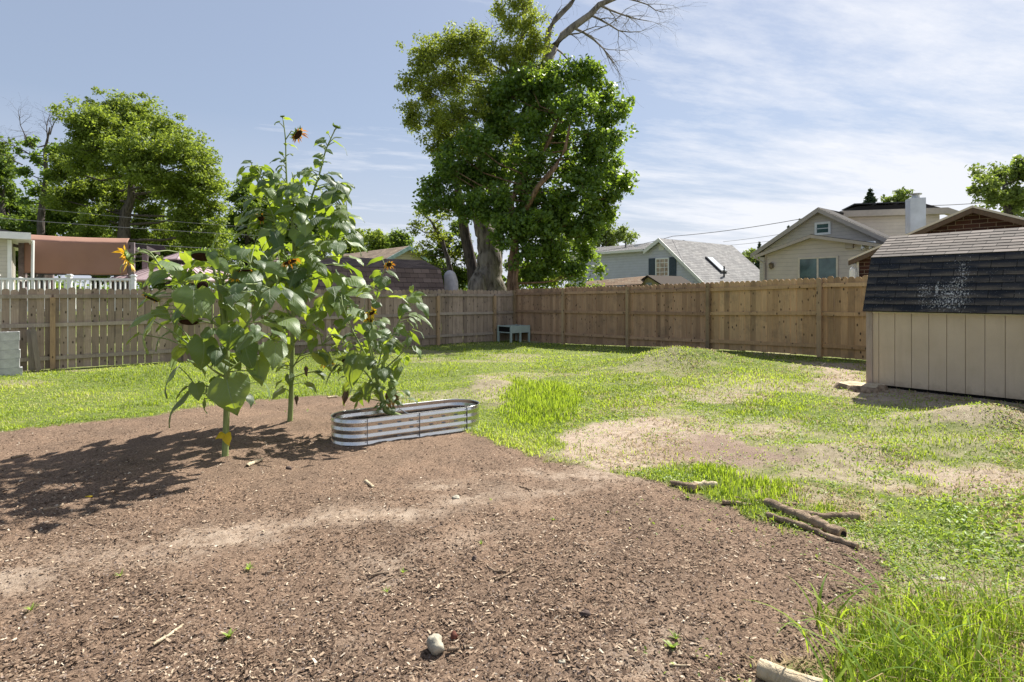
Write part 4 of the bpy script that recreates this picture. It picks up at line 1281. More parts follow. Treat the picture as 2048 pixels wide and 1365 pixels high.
log('branch', 'thin grey branch half hidden in grass, farthest of the woodpile', [(1470, 1000), (1530, 1009), (1602, 1012)], (.016, .013), M['log'], 'branch')
log('branch', 'short dark branch end poking from the grass at the mulch edge', [(1446, 1008), (1475, 1010), (1510, 1015)], (.020, .014), M['log'], 'branch')
log('driftwood', 'forked weathered branch with a pale split end lying at the mulch edge', [(1342, 970, .01), (1368, 977), (1392, 984)], (.018, .040), M['log'], 'branch')
log('split_wood', 'pale split piece of wood beside the forked branch', [(1388, 979, .015), (1410, 978, .015), (1433, 978, .01)], (.030, .028), M['log_pale'], 'wood piece')
log('log', 'pale peeled log at the bottom edge of the view by tall grass', [(1523, 1352), (1600, 1385), (1720, 1430)], (.042, .050), M['log_pale'], 'log', jit=.015)
STK = [('long thin pale stick lying on the mulch in the foreground', [(306, 1292), (335, 1275), (366, 1252)], .009, 1),
       ('dark weathered stick lying on the shaded mulch at the left', [(85, 1023), (110, 1017), (128, 1012)], .012, 0),
       ('thin reddish stick lying in the middle of the mulch', [(990, 1162), (1020, 1148), (1046, 1133)], .007, 0),
       ('short curved dark stick left of the thin reddish one', [(978, 1138), (990, 1144), (1012, 1144)], .008, 0),
       ('short grey stick lying left of the middle of the mulch', [(741, 1153), (760, 1149), (778, 1147)], .008, 0),
       ('slim brown stick below the short grey stick', [(760, 1167), (772, 1161), (786, 1156)], .006, 0),
       ('pale chunk of wood beside the nearest sunflower stem', [(494, 935), (508, 928), (524, 921)], .022, 1),
       ('flat chip of orange wood on the mulch below the metal bed', [(732, 966), (740, 972), (747, 978)], .016, 1),
       ('slender stick on the mulch behind the white stone', [(895, 1303), (905, 1301), (918, 1299)], .010, 0),
       ('dark bark sliver right of the white stone', [(928, 1299), (936, 1297), (943, 1293)], .010, 0),
       ('pale twig at the lower right of the mulch', [(1320, 1332), (1345, 1332), (1372, 1333)], .006, 1),
       ('long thin twig crossing the mulch toward the woodpile', [(1500, 1024), (1530, 1038), (1560, 1052)], .005, 0),
       ('short twig near the top of the mulch slope', [(1035, 974), (1048, 976), (1062, 981)], .007, 0),
       ('small stick near the path at the top of the mulch', [(1198, 963), (1210, 964), (1222, 964)], .008, 0),
       ('stick on the ground behind the middle sunflower', [(655, 797), (668, 795), (676, 795)], .016, 1),
       ('dark stick in the left part of the mulch', [(22, 918), (40, 914), (58, 910)], .014, 0),
       ('straw coloured twig low on the left of the mulch', [(250, 1232), (290, 1226), (322, 1217)], .004, 1)]
for lb, pts, r, pale in STK:
    log('stick', lb, pts, (r, r * .7), M['log_pale'] if pale else M['log'], 'stick', ends=False, n=7, jit=.12)

def rock(name, label, px, py, sx_, sy_, sz_, mat, cat='stone', seed=0, embed=.25):
    q = gpt(px, py); rr = np.random.default_rng(seed); mb = MB(); vs = []; n1_, n2_ = 14, 9
    for i in range(n2_ + 1):
        th = math.pi * i / n2_
        for k in range(n1_):
            ph_ = 2 * math.pi * k / n1_
            d = np.array([math.sin(th) * math.cos(ph_), math.sin(th) * math.sin(ph_), math.cos(th)])
            f_ = .55 + .95 * float(fbm(d[0] * 1.6 + seed, d[1] * 1.6 + d[2] * 1.3 + 7, seed, 3))
            d = np.sign(d) * np.abs(d) ** .8
            vs.append(q + d * np.array([sx_, sy_, sz_]) * f_ + [0, 0, sz_ * (1 - 2 * embed) * .8])
    mb.add(vs, [(i * n1_ + k, i * n1_ + (k + 1) % n1_, (i + 1) * n1_ + (k + 1) % n1_, (i + 1) * n1_ + k) for i in range(n2_) for k in range(n1_)])
    o = mb.build(name, mat, loc=q, smooth=True); tag(o, label, cat)
M['stone'] = simple('pale_stone', (.36, .33, .26), .85, .2, vary=.35, scale=22, bump=.5, bscale=40)
M['stone_dark'] = simple('dark_clod', (.10, .075, .065), .95, .1, vary=.5, scale=30, bump=.9, bscale=60)
M['litter'] = simple('white_litter', (.7, .7, .72), .6, .3, vary=.1)
rock('stone', 'pale stone with a dark underside lying on the mulch in the foreground', 870, 1296, .040, .034, .034, M['stone'], seed=4)
rock('stone', 'small reddish brown clod right of the pale stone', 908, 1276, .020, .018, .018, simple('red_clod', (.13, .05, .035), .9, .2, vary=.5, scale=60), seed=8)
rock('stone', 'dark clod on the mulch right of centre', 1170, 1232, .026, .022, .020, M['stone_dark'], seed=9)
rock('stone', 'round dark clod on the mulch in the middle', 948, 1122, .018, .016, .018, M['stone_dark'], seed=10)
rock('stone', 'small grey pebble low in the mulch', 1124, 1328, .016, .014, .012, M['stone'], seed=12)
rock('stone', 'small tan pebble on the pale streak of sand', 912, 997, .030, .026, .014, M['stone'], seed=13)
rock('litter', 'crumpled white scrap at the foot of the tan shed', 1809, 778, .07, .05, .05, M['litter'], 'litter', seed=15)
rock('stone', 'half-buried flat grey stone in the weeds at the right', 1873, 1157, .05, .04, .008, simple('grey_stone', (.30, .28, .25), .9, .1, vary=.3, scale=20), seed=16)
rock('stone', 'dark clod beside the right sunflower stick', 578, 938, .03, .02, .018, M['stone_dark'], seed=18)
# stump
q = gpt(1725, 777); mb = MB(); vs = []
nS = 40; rings = []
for (rr_, zz) in ((.40, -.06), (.36, .02), (.335, .055), (.32, .07)):
    for k in range(nS):
        th = 2 * math.pi * k / nS; w_ = 1 + .16 * math.sin(3 * th + 1) + .07 * math.sin(7 * th) + .03 * math.sin(19 * th)
        vs.append((q[0] + rr_ * w_ * 1.1 * math.cos(th), q[1] + rr_ * w_ * .9 * math.sin(th), q[2] + zz + .012 * math.sin(5 * th)))
mb.add(vs, [(i * nS + k, i * nS + (k + 1) % nS, (i + 1) * nS + (k + 1) % nS, (i + 1) * nS + k) for i in range(3) for k in range(nS)])
st_ = mb.build('tree_stump', M['log'], loc=q, smooth=True); tag(st_, 'low flat tree stump cut at ground level near the shed corner', 'stump')
mb = MB(); mb.add([np.array(v) + [0, 0, .002] for v in vs[-nS:]] + [(q[0], q[1], q[2] + .068)], [(k, (k + 1) % nS, nS) for k in range(nS)]); mb.build('cut_face', M['log_pale'], st_)

# ------------------------------------------------------------------ sunflowers
LT = []     # leaf template rows (t, halfwidth, back)
for t, w in ((0, .17), (.05, .33), (.12, .43), (.22, .49), (.34, .47), (.48, .40), (.62, .31), (.76, .205), (.88, .10), (.96, .035), (1, .0)):
    LT.append((t, w))
SS = (-1, -.66, -.33, 0, .33, .66, 1)


class Leaves:
    def __init__(s): s.v = []; s.c = []; s.i = []; s.var = []; s.uv = []; s.n = 0

    def leaf(s, base, tip, width, normal, droop=.5, fold=.25, var=.5, wave=.035, seed=0):
        base = np.array(base, float); tip = np.array(tip, float)
        L = np.linalg.norm(tip - base); m = (tip - base) / L
        n = np.array(normal, float); n = n - (n @ m) * m; n /= np.linalg.norm(n) + 1e-9
        b = np.cross(m, n)
        ph = seed * 1.7
        R, C = len(LT), len(SS)
        for (t, w) in LT:
            arch = droop * L * (t * (1 - t)) * 1.15
            for q in SS:
                hw = w * width * (1 + .05 * math.sin(t * 19 + ph + q))
                x = q * hw
                y = t * L - .16 * L * abs(q) ** 1.6 * max(0, 1 - t * 2.6) ** 1.5
                z = arch - fold * abs(x) * (1 - .3 * abs(q)) + wave * width * math.sin(t * 11 + ph + 2.2 * q) * abs(q) ** 1.5 - (.10 * width * (t ** 3))
                s.v.append(base + m * y + b * x + n * z)
                s.uv.append
        k = s.n
        for r in range(R - 1):
            for c in range(C - 1):
                ids = (k + r * C + c, k + r * C + c + 1, k + (r + 1) * C + c + 1, k + (r + 1) * C + c)
                s.i.extend(ids); s.c.append(4); s.var.append(var)
                for (rr, cc) in ((r, c), (r, c + 1), (r + 1, c + 1), (r + 1, c)):
                    s.uv.append((SS[cc] * LT[rr][1] * 2, LT[rr][0]))
        s.n += R * C

    def build(s, name, m, parent):
        return raw_mesh(name, np.array(s.v), np.array(s.c), np.array(s.i), m, np.array(s.var), np.array(s.uv), parent, True)


n = N('sunflower_leaf')
uvs = n.sep(n.uv()); au = n.math('ABSOLUTE', uvs[0]); v_ = n.var()
side_ = n.math('SUBTRACT', uvs[1], n.math('MULTIPLY', au, .55))
vein = n.math('ABSOLUTE', n.math('SUBTRACT', n.math('FRACT', n.math('MULTIPLY', side_, 7.0)), .5))
veinm = n.range(vein, .0, .07, .55, 0)
midm = n.range(au, .012, .035, 1, 0)
vm_ = n.math('MAXIMUM', veinm, midm)
c = n.ramp(v_, [(0, (.022, .055, .022)), (.5, (.055, .11, .035)), (.8, (.14, .215, .07)), (.96, (.14, .20, .06)), (1, (.60, .44, .03))])
c = n.mix(n.range(n.noise(25, 5, .7), .4, .7, 0, .35), c, n.mix(1.0, c, (.6, .65, .55), 'MULTIPLY'))
c = n.mix(n.math('MULTIPLY', vm_, .7), c, (.28, .36, .16))
c = n.mix(n.range(n.noise(4, 5, .8), .66, .74, 0, .5), c, (.14, .10, .04))
bf = n.bump(n.math('SUBTRACT', 1.0, n.math('ADD', n.math('MULTIPLY', vm_, .7), n.math('MULTIPLY', n.noise(60, 3), .3))), .55, .01)
p = n.pbr(c, .50, .6, 0, bf, out=False)
p.inputs['Sheen Weight'].default_value = .25; p.inputs['Sheen Roughness'].default_value = .4
t = n.n.new('ShaderNodeBsdfTranslucent'); n.put(t.inputs[0], n.mix(vm_, n.mix(v_, (.30, .45, .02), (.62, .75, .05)), (.20, .28, .05)))
mx = n.n.new('ShaderNodeMixShader'); mx.inputs[0].default_value = .36
n.l.new(p.outputs[0], mx.inputs[1]); n.l.new(t.outputs[0], mx.inputs[2]); n.l.new(mx.outputs[0], n.out.inputs[0])
M['sf_leaf'] = n.m
M['yleaf'] = leafmat('yellow_leaf', (.55, .40, .02), (.65, .50, .04), (.8, .6, .03), .4, .5, .3)
M['deadleaf'] = leafmat('withered_leaf', (.05, .03, .018), (.12, .075, .04), (.2, .12, .04), .2)
n = N('sunflower_stem'); f = n.noise(1, 5, .6, n.map(n.obj(), (60, 60, 8)))
n.pbr(n.ramp(f, [(.3, (.15, .20, .065)), (.7, (.27, .33, .13))]), .6, .3, 0, n.bump(f, .3, .004)); M['stem'] = n.m
M['bract'] = leafmat('green_bract', (.08, .13, .03), (.15, .22, .05), (.3, .45, .05), .3)
M['petal'] = leafmat('yellow_petal', (.75, .36, .01), (.85, .55, .02), (.95, .6, .02), .4)
M['petal_rust'] = leafmat('rusty_petal', (.42, .12, .01), (.70, .30, .01), (.8, .35, .02), .35)
n = N('seed_disc'); f = n.vor(160); n.pbr(n.ramp(f, [(.1, (.10, .05, .03)), (.5, (.03, .014, .01))]), .9, .1, 0, n.bump(f, .8, .006)); M['disc'] = n.m


def flower(parent, c, axis, r, petals=22, plen=.07, mat='petal', label=None, skew=0, seed=1, closed=0.0):
    """c back of head, axis = facing direction"""
    rr = np.random.default_rng(seed)
    c = np.array(c, float); ax = np.array(axis, float); ax /= np.linalg.norm(ax)
    ref = np.array([0, 0, 1.]) if abs(ax[2]) < .9 else np.array([1., 0, 0])
    a = np.cross(ax, ref); a /= np.linalg.norm(a); b = np.cross(ax, a)
    mb = MB(); mb.lathe(c, ax, [(-.25 * r, .15 * r), (-.12 * r, .7 * r), (.1 * r, 1.0 * r), (.3 * r, .97 * r)], 18)
    # pointed bracts
    for k in range(26):
        th = 2 * math.pi * k / 26 + rr.normal() * .06; d = a * math.cos(th) + b * math.sin(th); e = -a * math.sin(th) + b * math.cos(th)
        L = r * (.65 + .35 * rr.random()); o_ = c + ax * (.05 * r) + d * r * .9
        tip = o_ + d * L * (.75 - closed * .5) + ax * L * (-.25 + closed + rr.normal() * .25)
        mb.add([o_ - e * r * .16, o_ + e * r * .16, tip, o_ + ax * .004 + d * .3 * L], [(0, 1, 3), (0, 3, 2), (1, 2, 3)], float(rr.random()))
    head = mb.build('flower_head', M['bract'], parent, False)
    if label: head['label'] = label
    mb = MB(); mb.lathe(c, ax, [(.22 * r, .95 * r), (.33 * r, .86 * r), (.36 * r, .5 * r), (.30 * r, .01 * r)], 20); mb.build('seed_disc', M['disc'], head, True)
    if petals:
        mb = MB()
        for k in range(petals):
            th = 2 * math.pi * k / petals + rr.normal() * .12; d = a * math.cos(th) + b * math.sin(th); e = -a * math.sin(th) + b * math.cos(th)
            L = plen * (.7 + .5 * rr.random()); o_ = c + ax * .22 * r + d * r * .88; w_ = plen * .15
            up = ax * (.25 + rr.normal() * .3)
            m1 = o_ + (d + up) * L * .5; tw = ax * w_ * rr.normal() * .5
            tip = o_ + (d + up * 1.4 + np.array([0, 0, -.25])) * L
            mb.add([o_ - e * w_ * .5, o_ + e * w_ * .5, m1 + e * w_ + tw, tip, m1 - e * w_ - tw], [(0, 1, 2, 3, 4)], float(rr.random()))
        mb.build('petals', M[mat], head)
    return head


def sunflower(label, base_px, Y, main, branches, hand, sc, fill, heads, seed, rstem=.03, spread=.45, petr=.0045, basept=None):
    """main/branches: lists of (px,py,dy,r); hand: leaves in crop units; fill: envelope rows"""
    rr = np.random.default_rng(seed)
    b0 = W(*base_px, Y)
    root = thing('sunflower', label, 'sunflower', tuple(basept if basept is not None else b0))
    nodes = []
    def tubepath(pts):
        K = [W(p[0], p[1], Y + p[2]) for p in pts]; rad = [p[3] for p in pts]
        P, R_ = [], []
        for i in range(len(K) - 1):
            m0 = (K[i + 1] - K[max(i - 1, 0)]) / 2; m1 = (K[min(i + 2, len(K) - 1)] - K[i]) / 2
            for k in range(6):
                t = k / 6; h = (2 * t ** 3 - 3 * t ** 2 + 1); h1 = t ** 3 - 2 * t ** 2 + t; h2 = -2 * t ** 3 + 3 * t ** 2; h3 = t ** 3 - t ** 2
                P.append(h * K[i] + h1 * m0 + h2 * K[i + 1] + h3 * m1); R_.append(rad[i] * (1 - t) + rad[i + 1] * t)
        P.append(K[-1]); R_.append(rad[-1])
        return P, R_
    mb = MB(); P, R_ = tubepath(main)
    if basept is not None: P[0] = np.array(basept, float)
    P.insert(0, P[0] - np.array([0, 0, .06])); R_.insert(0, R_[0] * 1.1)
    mb.tube(P, R_, 12); nodes += P[3:]
    mb.build('stem', M['stem'], root, True)
    for br in branches:
        mb = MB(); P, R_ = tubepath(br); mb.tube(P, R_, 8); nodes += P; mb.build('branch', M['stem'], root, True)
    ND = np.array(nodes)
    lv = Leaves(); pt = MB()
    def attach(lb):
        # nearest stem point a little below the leaf base
        d = ND - lb; sco = np.linalg.norm(d, axis=1) + np.where(d[:, 2] > -.02, .25, 0)
        k = int(np.argmin(sco)); return ND[k]
    def addleaf(bp, tp, w, dp, var, droop=.45, fold=.25, sd=0, face=None):
        s_ = attach(bp)
        out = bp - s_; out[2] = 0
        nl = np.linalg.norm(out); out = out / nl if nl > .02 else np.array([0, -1, 0.])
        m = tp - bp
        nrm = out * .7 + np.array([0, -.25, .8]) + rr.normal(size=3) * .22 if face is None else np.array(face, float)
        lv.leaf(bp, tp, w, nrm, droop, fold, var, .05, sd)
        mid = (s_ + bp) / 2 + [0, 0, .05 * np.linalg.norm(bp - s_)]
        pt.tube([s_, mid, bp], [petr * 1.2, petr, petr * .8], 5, cap=False)
    for i, h in enumerate(hand):
        bx, by, tx, ty, w = h[:5]; dy = h[5] if len(h) > 5 else rr.normal() * spread * .45
        px0, py0 = sc[0] + bx / sc[2], sc[1] + by / sc[2]; px1, py1 = sc[0] + tx / sc[2], sc[1] + ty / sc[2]
        Yl = Y + dy; dd = -rr.random() * .12
        wv = w / sc[2] / FPX * Yl * 1.15
        addleaf(W(px0, py0, Yl), W(px1, py1, Yl + dd), wv, dy, float(np.clip(rr.random() * .9, 0, .93)), .35 + rr.random() * .35, .15 + rr.random() * .3, i)
    for (y0, y1, xl0, xr0, xl1, xr1, cnt, size) in fill:
        for k in range(cnt):
            t = rr.random(); py = y0 + (y1 - y0) * t; xl = xl0 + (xl1 - xl0) * t; xr = xr0 + (xr1 - xr0) * t
            px = xl + (xr - xl) * rr.random(); half = (xr - xl) / 2; mid = (xl + xr) / 2
            lim = math.sqrt(max(.05, 1 - ((px - mid) / (half + 1e-6)) ** 2)) * half / FPX * Y
            dy = (rr.random() * 2 - 1) * lim * .9
            bp = W(px, py, Y + dy); s_ = attach(bp); out = bp - s_; out[2] = 0; nl = np.linalg.norm(out)
            out = out / nl if nl > .03 else np.array([rr.normal(), rr.normal(), 0]); out = out / np.linalg.norm(out)
            L = size * (.6 + .6 * rr.random()); dn = -.3 - 1.2 * rr.random()
            d = out + np.array([rr.normal() * .35, rr.normal() * .35, dn]); d /= np.linalg.norm(d)
            addleaf(bp, bp + d * L, L * (.62 + .25 * rr.random()), dy, float(np.clip(rr.random() * .95, 0, .93)), .3 + .4 * rr.random(), .15 + .35 * rr.random(), k)
    lv.build('leaves', M['sf_leaf'], root)
    pt.build('petioles', M['stem'], root, True)
    for i, (px, py, dy, ax, r, np_, pl_, mat, lb, cl_) in enumerate(heads):
        c = W(px, py, Y + dy); s_ = attach(c)
        hm = MB(); a_ = np.array(ax, float); a_ /= np.linalg.norm(a_)
        back = c - a_ * r * .2
        mid = (s_ + back) / 2 + np.array([0, 0, .3 * np.linalg.norm(back - s_)])
        ks = [s_, s_ * .35 + mid * .65, mid * .5 + back * .5 - a_ * r * .5, back]
        hm.tube(ks, [.008, .007, .007, .010], 6); hm.build('flower_stalk', M['stem'], root, True)
        flower(root, c, ax, r, np_, pl_, mat, lb, 0, seed * 10 + i, cl_)
    return root


H1 = [(290, 165, 225, 285, 120), (325, 255, 172, 345, 85), (490, 352, 478, 545, 200, -.35), (245, 525, 200, 722, 165, -.25), (232, 492, 92, 585, 85), (165, 605, 85, 692, 45),
      (400, 562, 412, 688, 120), (345, 590, 258, 705, 90), (400, 682, 345, 812, 130, -.2), (400, 795, 312, 975, 135), (455, 955, 333, 1148, 90, -.2), (500, 893, 515, 995, 80, -.2),
      (440, 912, 378, 996, 60), (560, 912, 585, 1005, 70), (548, 980, 556, 1070, 72), (678, 868, 738, 1080, 215, -.3), (545, 640, 528, 822, 150, -.3), (615, 698, 600, 792, 95, -.2),
      (585, 578, 535, 655, 100, -.3), (705, 568, 688, 706, 135, -.3), (752, 535, 850, 645, 60), (785, 668, 835, 825, 115, -.2), (855, 735, 882, 910, 125, -.1), (885, 880, 932, 992, 70),
      (740, 430, 820, 545, 150), (690, 430, 715, 525, 140), (735, 350, 795, 435, 110, -.3), (800, 245, 872, 372, 125, -.2), (690, 108, 812, 190, 75, -.2), (585, 130, 642, 252, 62, -.3),
      (535, 185, 390, 240, 62), (560, 272, 425, 292, 50), (805, 128, 920, 165, 55), (905, 205, 1042, 288, 75, -.2), (885, 412, 905, 505, 95), (985, 370, 1012, 472, 80), (900, 535, 1025, 600, 80),
      (960, 590, 1030, 662, 60), (95, 190, 58, 250, 28), (175, 118, 232, 152, 22), (380, 470, 420, 545, 70), (265, 462, 355, 522, 72), (215, 395, 150, 470, 85), (450, 245, 330, 335, 110),
      (640, 375, 590, 385, 60), (785, 945, 808, 982, 42), (640, 500, 580, 540, 60), (760, 240, 700, 330, 90), (520, 440, 590, 520, 90), (620, 180, 700, 260, 70), (480, 760, 560, 850, 90),
      (380, 400, 300, 440, 70), (700, 640, 760, 720, 70)]
H1 = [(a, b, c, d, w, *(r or (None,))) if r else (a, b, c, d, w) for (a, b, c, d, w, *r) in H1]
hd = [(258, 514, -.05, (-.85, -.25, -.35), .062, 24, .085, 'petal', 'yellow flower head turned to the left', 0),
      (405, 509, -.1, (.1, -.35, -.9), .105, 0, .05, 'petal', 'large seed head drooping face down', .1),
      (304, 594, -.1, (-.3, -.35, -.8), .075, 10, .03, 'petal', None, .2),
      (378, 640, -.2, (.1, -.35, -.9), .09, 0, .05, 'petal', None, .1),
      (492, 540, -.15, (.1, -.25, -.9), .085, 6, .03, 'petal_rust', None, .2),
      (579, 521, -.1, (.4, -.1, -.9), .07, 18, .05, 'petal_rust', 'orange flower head drooping', .1),
      (473, 553, -.2, (.1, -.8, .3), .035, 14, .05, 'petal', 'small yellow flower', 0),
      (406, 573, -.15, (.1, -.5, .2), .055, 0, .04, 'petal', None, .5)]
p1 = gpt(450, 912)
sunflower('thick-stemmed branching sunflower with big drooping leaves standing nearest on the mulch', (450, 912), p1[1],
          [(450, 912, 0, .034), (452, 860, 0, .031), (454, 780, 0, .032), (452, 700, 0, .030), (446, 640, 0, .022), (440, 590, 0, .018), (428, 540, 0, .014), (418, 498, -.05, .009)],
          [[(453, 690, 0, .022), (452, 620, .05, .018), (447, 560, .05, .015), (462, 520, .05, .010)],
           [(447, 660, 0, .014), (410, 630, -.1, .011), (370, 575, -.1, .009), (330, 545, -.1, .008), (300, 505, -.1, .007), (275, 500, -.05, .006)],
           [(452, 700, 0, .013), (500, 640, .1, .011), (545, 590, .1, .009), (560, 540, 0, .007)],
           [(450, 755, 0, .012), (420, 735, -.15, .009), (390, 700, -.2, .007)],
           [(455, 745, 0, .010), (480, 725, .1, .008), (520, 715, .1, .006)],
           [(454, 780, 0, .010), (430, 775, -.1, .008), (390, 770, -.15, .006)],
           [(446, 560, 0, .012), (470, 545, -.1, .009), (500, 530, -.1, .007)],
           [(447, 570, 0, .010), (425, 500, 0, .008), (440, 466, 0, .004)]],
          H1, (220, 460, 2.905), [(500, 620, 330, 560, 310, 600, 30, .26), (620, 720, 330, 570, 350, 560, 18, .27), (490, 540, 390, 560, 370, 580, 16, .16), (720, 800, 350, 560, 400, 500, 6, .2)],
          hd, 3, .03, .45, .006, p1)
# its yellow withering leaves low on the stem
# (kept as part of the same plant)
sf_root = [o for o in COL.objects if o.name == 'sunflower'][0]
yl = Leaves(); bpt = W(450, 868, p1[1] - .03)
yl.leaf(bpt, W(431, 878, p1[1] - .10), .085, (0, -1, .4), .5, .4, .3, .1, 1); yl.leaf(bpt + [.01, 0, 0], W(459, 893, p1[1] - .11), .10, (.2, -1, .2), .4, .4, .7, .1, 4)
yl.build('yellow_leaves', M['yleaf'], sf_root)

p2 = gpt(580, 842)
H2 = [(870, 555, 860, 680, 120), (640, 420, 720, 520, 90)]
H2c3 = []     # in crop3 units (400,200,3.79)
c3 = [(385, 470, 308, 485, 45), (330, 520, 275, 598, 40), (440, 495, 455, 560, 60), (490, 515, 575, 585, 55), (350, 590, 300, 655, 95), (405, 590, 298, 560, 60), (600, 170, 565, 195, 30), (640, 140, 710, 165, 34),
      (690, 345, 745, 380, 34), (655, 345, 632, 330, 18), (620, 415, 600, 390, 35), (680, 410, 706, 425, 35), (600, 440, 525, 480, 50), (620, 455, 650, 470, 55), (940, 300, 858, 350, 65), (965, 255, 972, 232, 22),
      (1015, 290, 1085, 290, 40), (1020, 320, 1120, 420, 45), (950, 365, 890, 345, 38), (960, 380, 1010, 415, 34), (935, 430, 850, 430, 60), (905, 465, 870, 520, 70), (940, 470, 995, 480, 50), (940, 575, 1055, 695, 85),
      (895, 570, 868, 575, 30), (870, 640, 790, 600, 70), (890, 650, 930, 720, 70), (930, 660, 1000, 700, 60), (700, 640, 640, 720, 90), (780, 690, 760, 760, 80), (860, 760, 905, 800, 85), (690, 810, 560, 870, 85),
      (720, 800, 760, 880, 95), (790, 800, 860, 930, 85), (480, 600, 500, 670, 80), (520, 600, 590, 640, 70), (560, 660, 540, 700, 60), (1020, 850, 1090, 860, 50), (1040, 870, 1000, 960, 85), (1100, 870, 1185, 945, 60), (1110, 930, 1180, 1020, 75),
      (450, 940, 400, 1000, 90), (500, 940, 545, 990, 70), (620, 520, 580, 590, 80)]
for (a, b, c_, d, w) in c3:
    # convert to crop6 units
    f = lambda x, y: ((400 + x / 3.79 - 500) * 3.4125, (200 + y / 3.79 - 500) * 3.4125)
    A_ = f(a, b); B_ = f(c_, d); H2c3.append((*A_, *B_, w / 3.79 * 3.4125))
hd2 = [(594, 268, -.05, (.75, -.1, -.6), .075, 16, .07, 'petal_rust', 'rusty orange flower near the top against the sky', 0),
       (673, 255, 0, (.3, 0, .9), .052, 0, .05, 'petal', 'spiky green bud at the tip of the right shoot', .6),
       (565, 234, 0, (-.2, 0, 1), .026, 0, .05, 'petal', 'small green bud at the topmost tip', .7),
       (655, 726, -.1, (.1, -.3, -.95), .06, 24, .06, 'petal', 'yellow flower head drooping low', 0),
       (523, 436, -.2, (-.2, -.8, -.3), .045, 6, .045, 'petal_rust', None, .4),
       (600, 480, -.3, (-.2, -.3, -.8), .05, 0, .045, 'petal_rust', None, .4)]
sunflower('very tall slender sunflower with shoots rising above the others against the sky', (580, 842), p2[1],
          [(580, 842, 0, .035), (583, 770, 0, .030), (585, 680, 0, .028), (587, 580, 0, .026), (588, 500, 0, .022), (583, 430, 0, .017), (575, 385, 0, .013), (572, 330, 0, .010), (571, 280, 0, .008), (566, 238, 0, .006)],
          [[(587, 520, 0, .018), (605, 450, .1, .016), (625, 390, .1, .013), (640, 345, .1, .011), (652, 300, .1, .009), (670, 260, .05, .007)],
           [(586, 560, 0, .015), (560, 470, -.1, .012), (535, 400, -.1, .009), (520, 350, -.1, .006), (505, 335, -.1, .004)],
           [(584, 430, 0, .010), (588, 380, 0, .008), (584, 345, 0, .006)],
           [(586, 600, 0, .014), (640, 520, .1, .012), (680, 450, .1, .009), (695, 430, .1, .005)],
           [(585, 640, 0, .012), (540, 560, 0, .010), (515, 520, 0, .007)],
           [(585, 690, 0, .012), (630, 640, .1, .010), (670, 610, .1, .006)],
           [(583, 740, 0, .010), (610, 700, -.1, .009), (645, 690, -.1, .006)],
           [(584, 700, 0, .008), (550, 660, 0, .008), (525, 640, 0, .005)]],
          H2c3, (500, 500, 3.4125),
          [(330, 365, 500, 540, 485, 640, 14, .20), (330, 400, 560, 690, 500, 700, 26, .22), (365, 430, 500, 690, 485, 700, 60, .27), (430, 520, 495, 705, 495, 712, 72, .28), (520, 620, 500, 705, 505, 700, 64, .34), (620, 710, 530, 690, 540, 665, 36, .26), (710, 780, 540, 655, 560, 620, 12, .20)],
          hd2, 5, .03, .45, .006, p2)

yp = pc + dP * .62 + nP * .02; p3 = np.array([yp[0], yp[1], pz + .17]); Y3 = float(p3[1])
c6 = [(880, 150, 810, 190, 85), (905, 185, 890, 275, 110, -.1), (900, 60, 790, 115, 35), (945, 145, 1020, 210, 34), (925, 260, 978, 290, 60), (820, 265, 760, 290, 55), (780, 250, 720, 300, 45), (870, 355, 840, 400, 75),
      (1100, 250, 1110, 300, 40), (1125, 300, 1210, 315, 40), (1095, 315, 1185, 380, 90, -.1), (1160, 370, 1220, 470, 70), (1150, 450, 1255, 545, 30), (1060, 385, 1015, 470, 75), (1080, 390, 1040, 430, 60), (950, 318, 1085, 370, 55),
      (1060, 320, 1000, 330, 40), (1085, 490, 1125, 540, 60), (1120, 550, 1190, 605, 40), (1090, 570, 1165, 655, 40), (905, 545, 940, 615, 85, -.2), (870, 560, 820, 620, 85), (860, 645, 890, 710, 65), (980, 610, 1030, 705, 70),
      (620, 290, 640, 340, 50), (600, 330, 620, 410, 100), (690, 455, 620, 530, 60, -.2), (600, 480, 620, 540, 60), (760, 430, 775, 500, 60), (730, 720, 690, 950, 150, -.2), (600, 790, 510, 940, 75), (660, 960, 635, 1065, 75), (800, 910, 800, 1050, 120, -.1),
      (700, 370, 740, 400, 50), (1000, 530, 1080, 600, 70), (930, 660, 960, 720, 60), (900, 930, 890, 970, 50), (1000, 980, 1010, 1020, 45), (1060, 960, 1090, 1010, 40), (760, 940, 770, 1070, 60), (850, 520, 800, 560, 50), (660, 690, 690, 740, 60)]
hd3 = [(778, 529, -.05, (.3, -.5, -.5), .035, 12, .045, 'petal_rust', 'small orange flower at the top', .2),
       (743, 625, -.15, (.5, -.3, -.5), .040, 18, .055, 'petal', 'yellow flower amid the leaves', 0),
       (740, 640, -.12, (-.1, -.6, -.6), .035, 14, .05, 'petal', None, 0),
       (692, 722, -.2, (-.2, -.6, -.6), .05, 0, .05, 'petal', None, .2)]
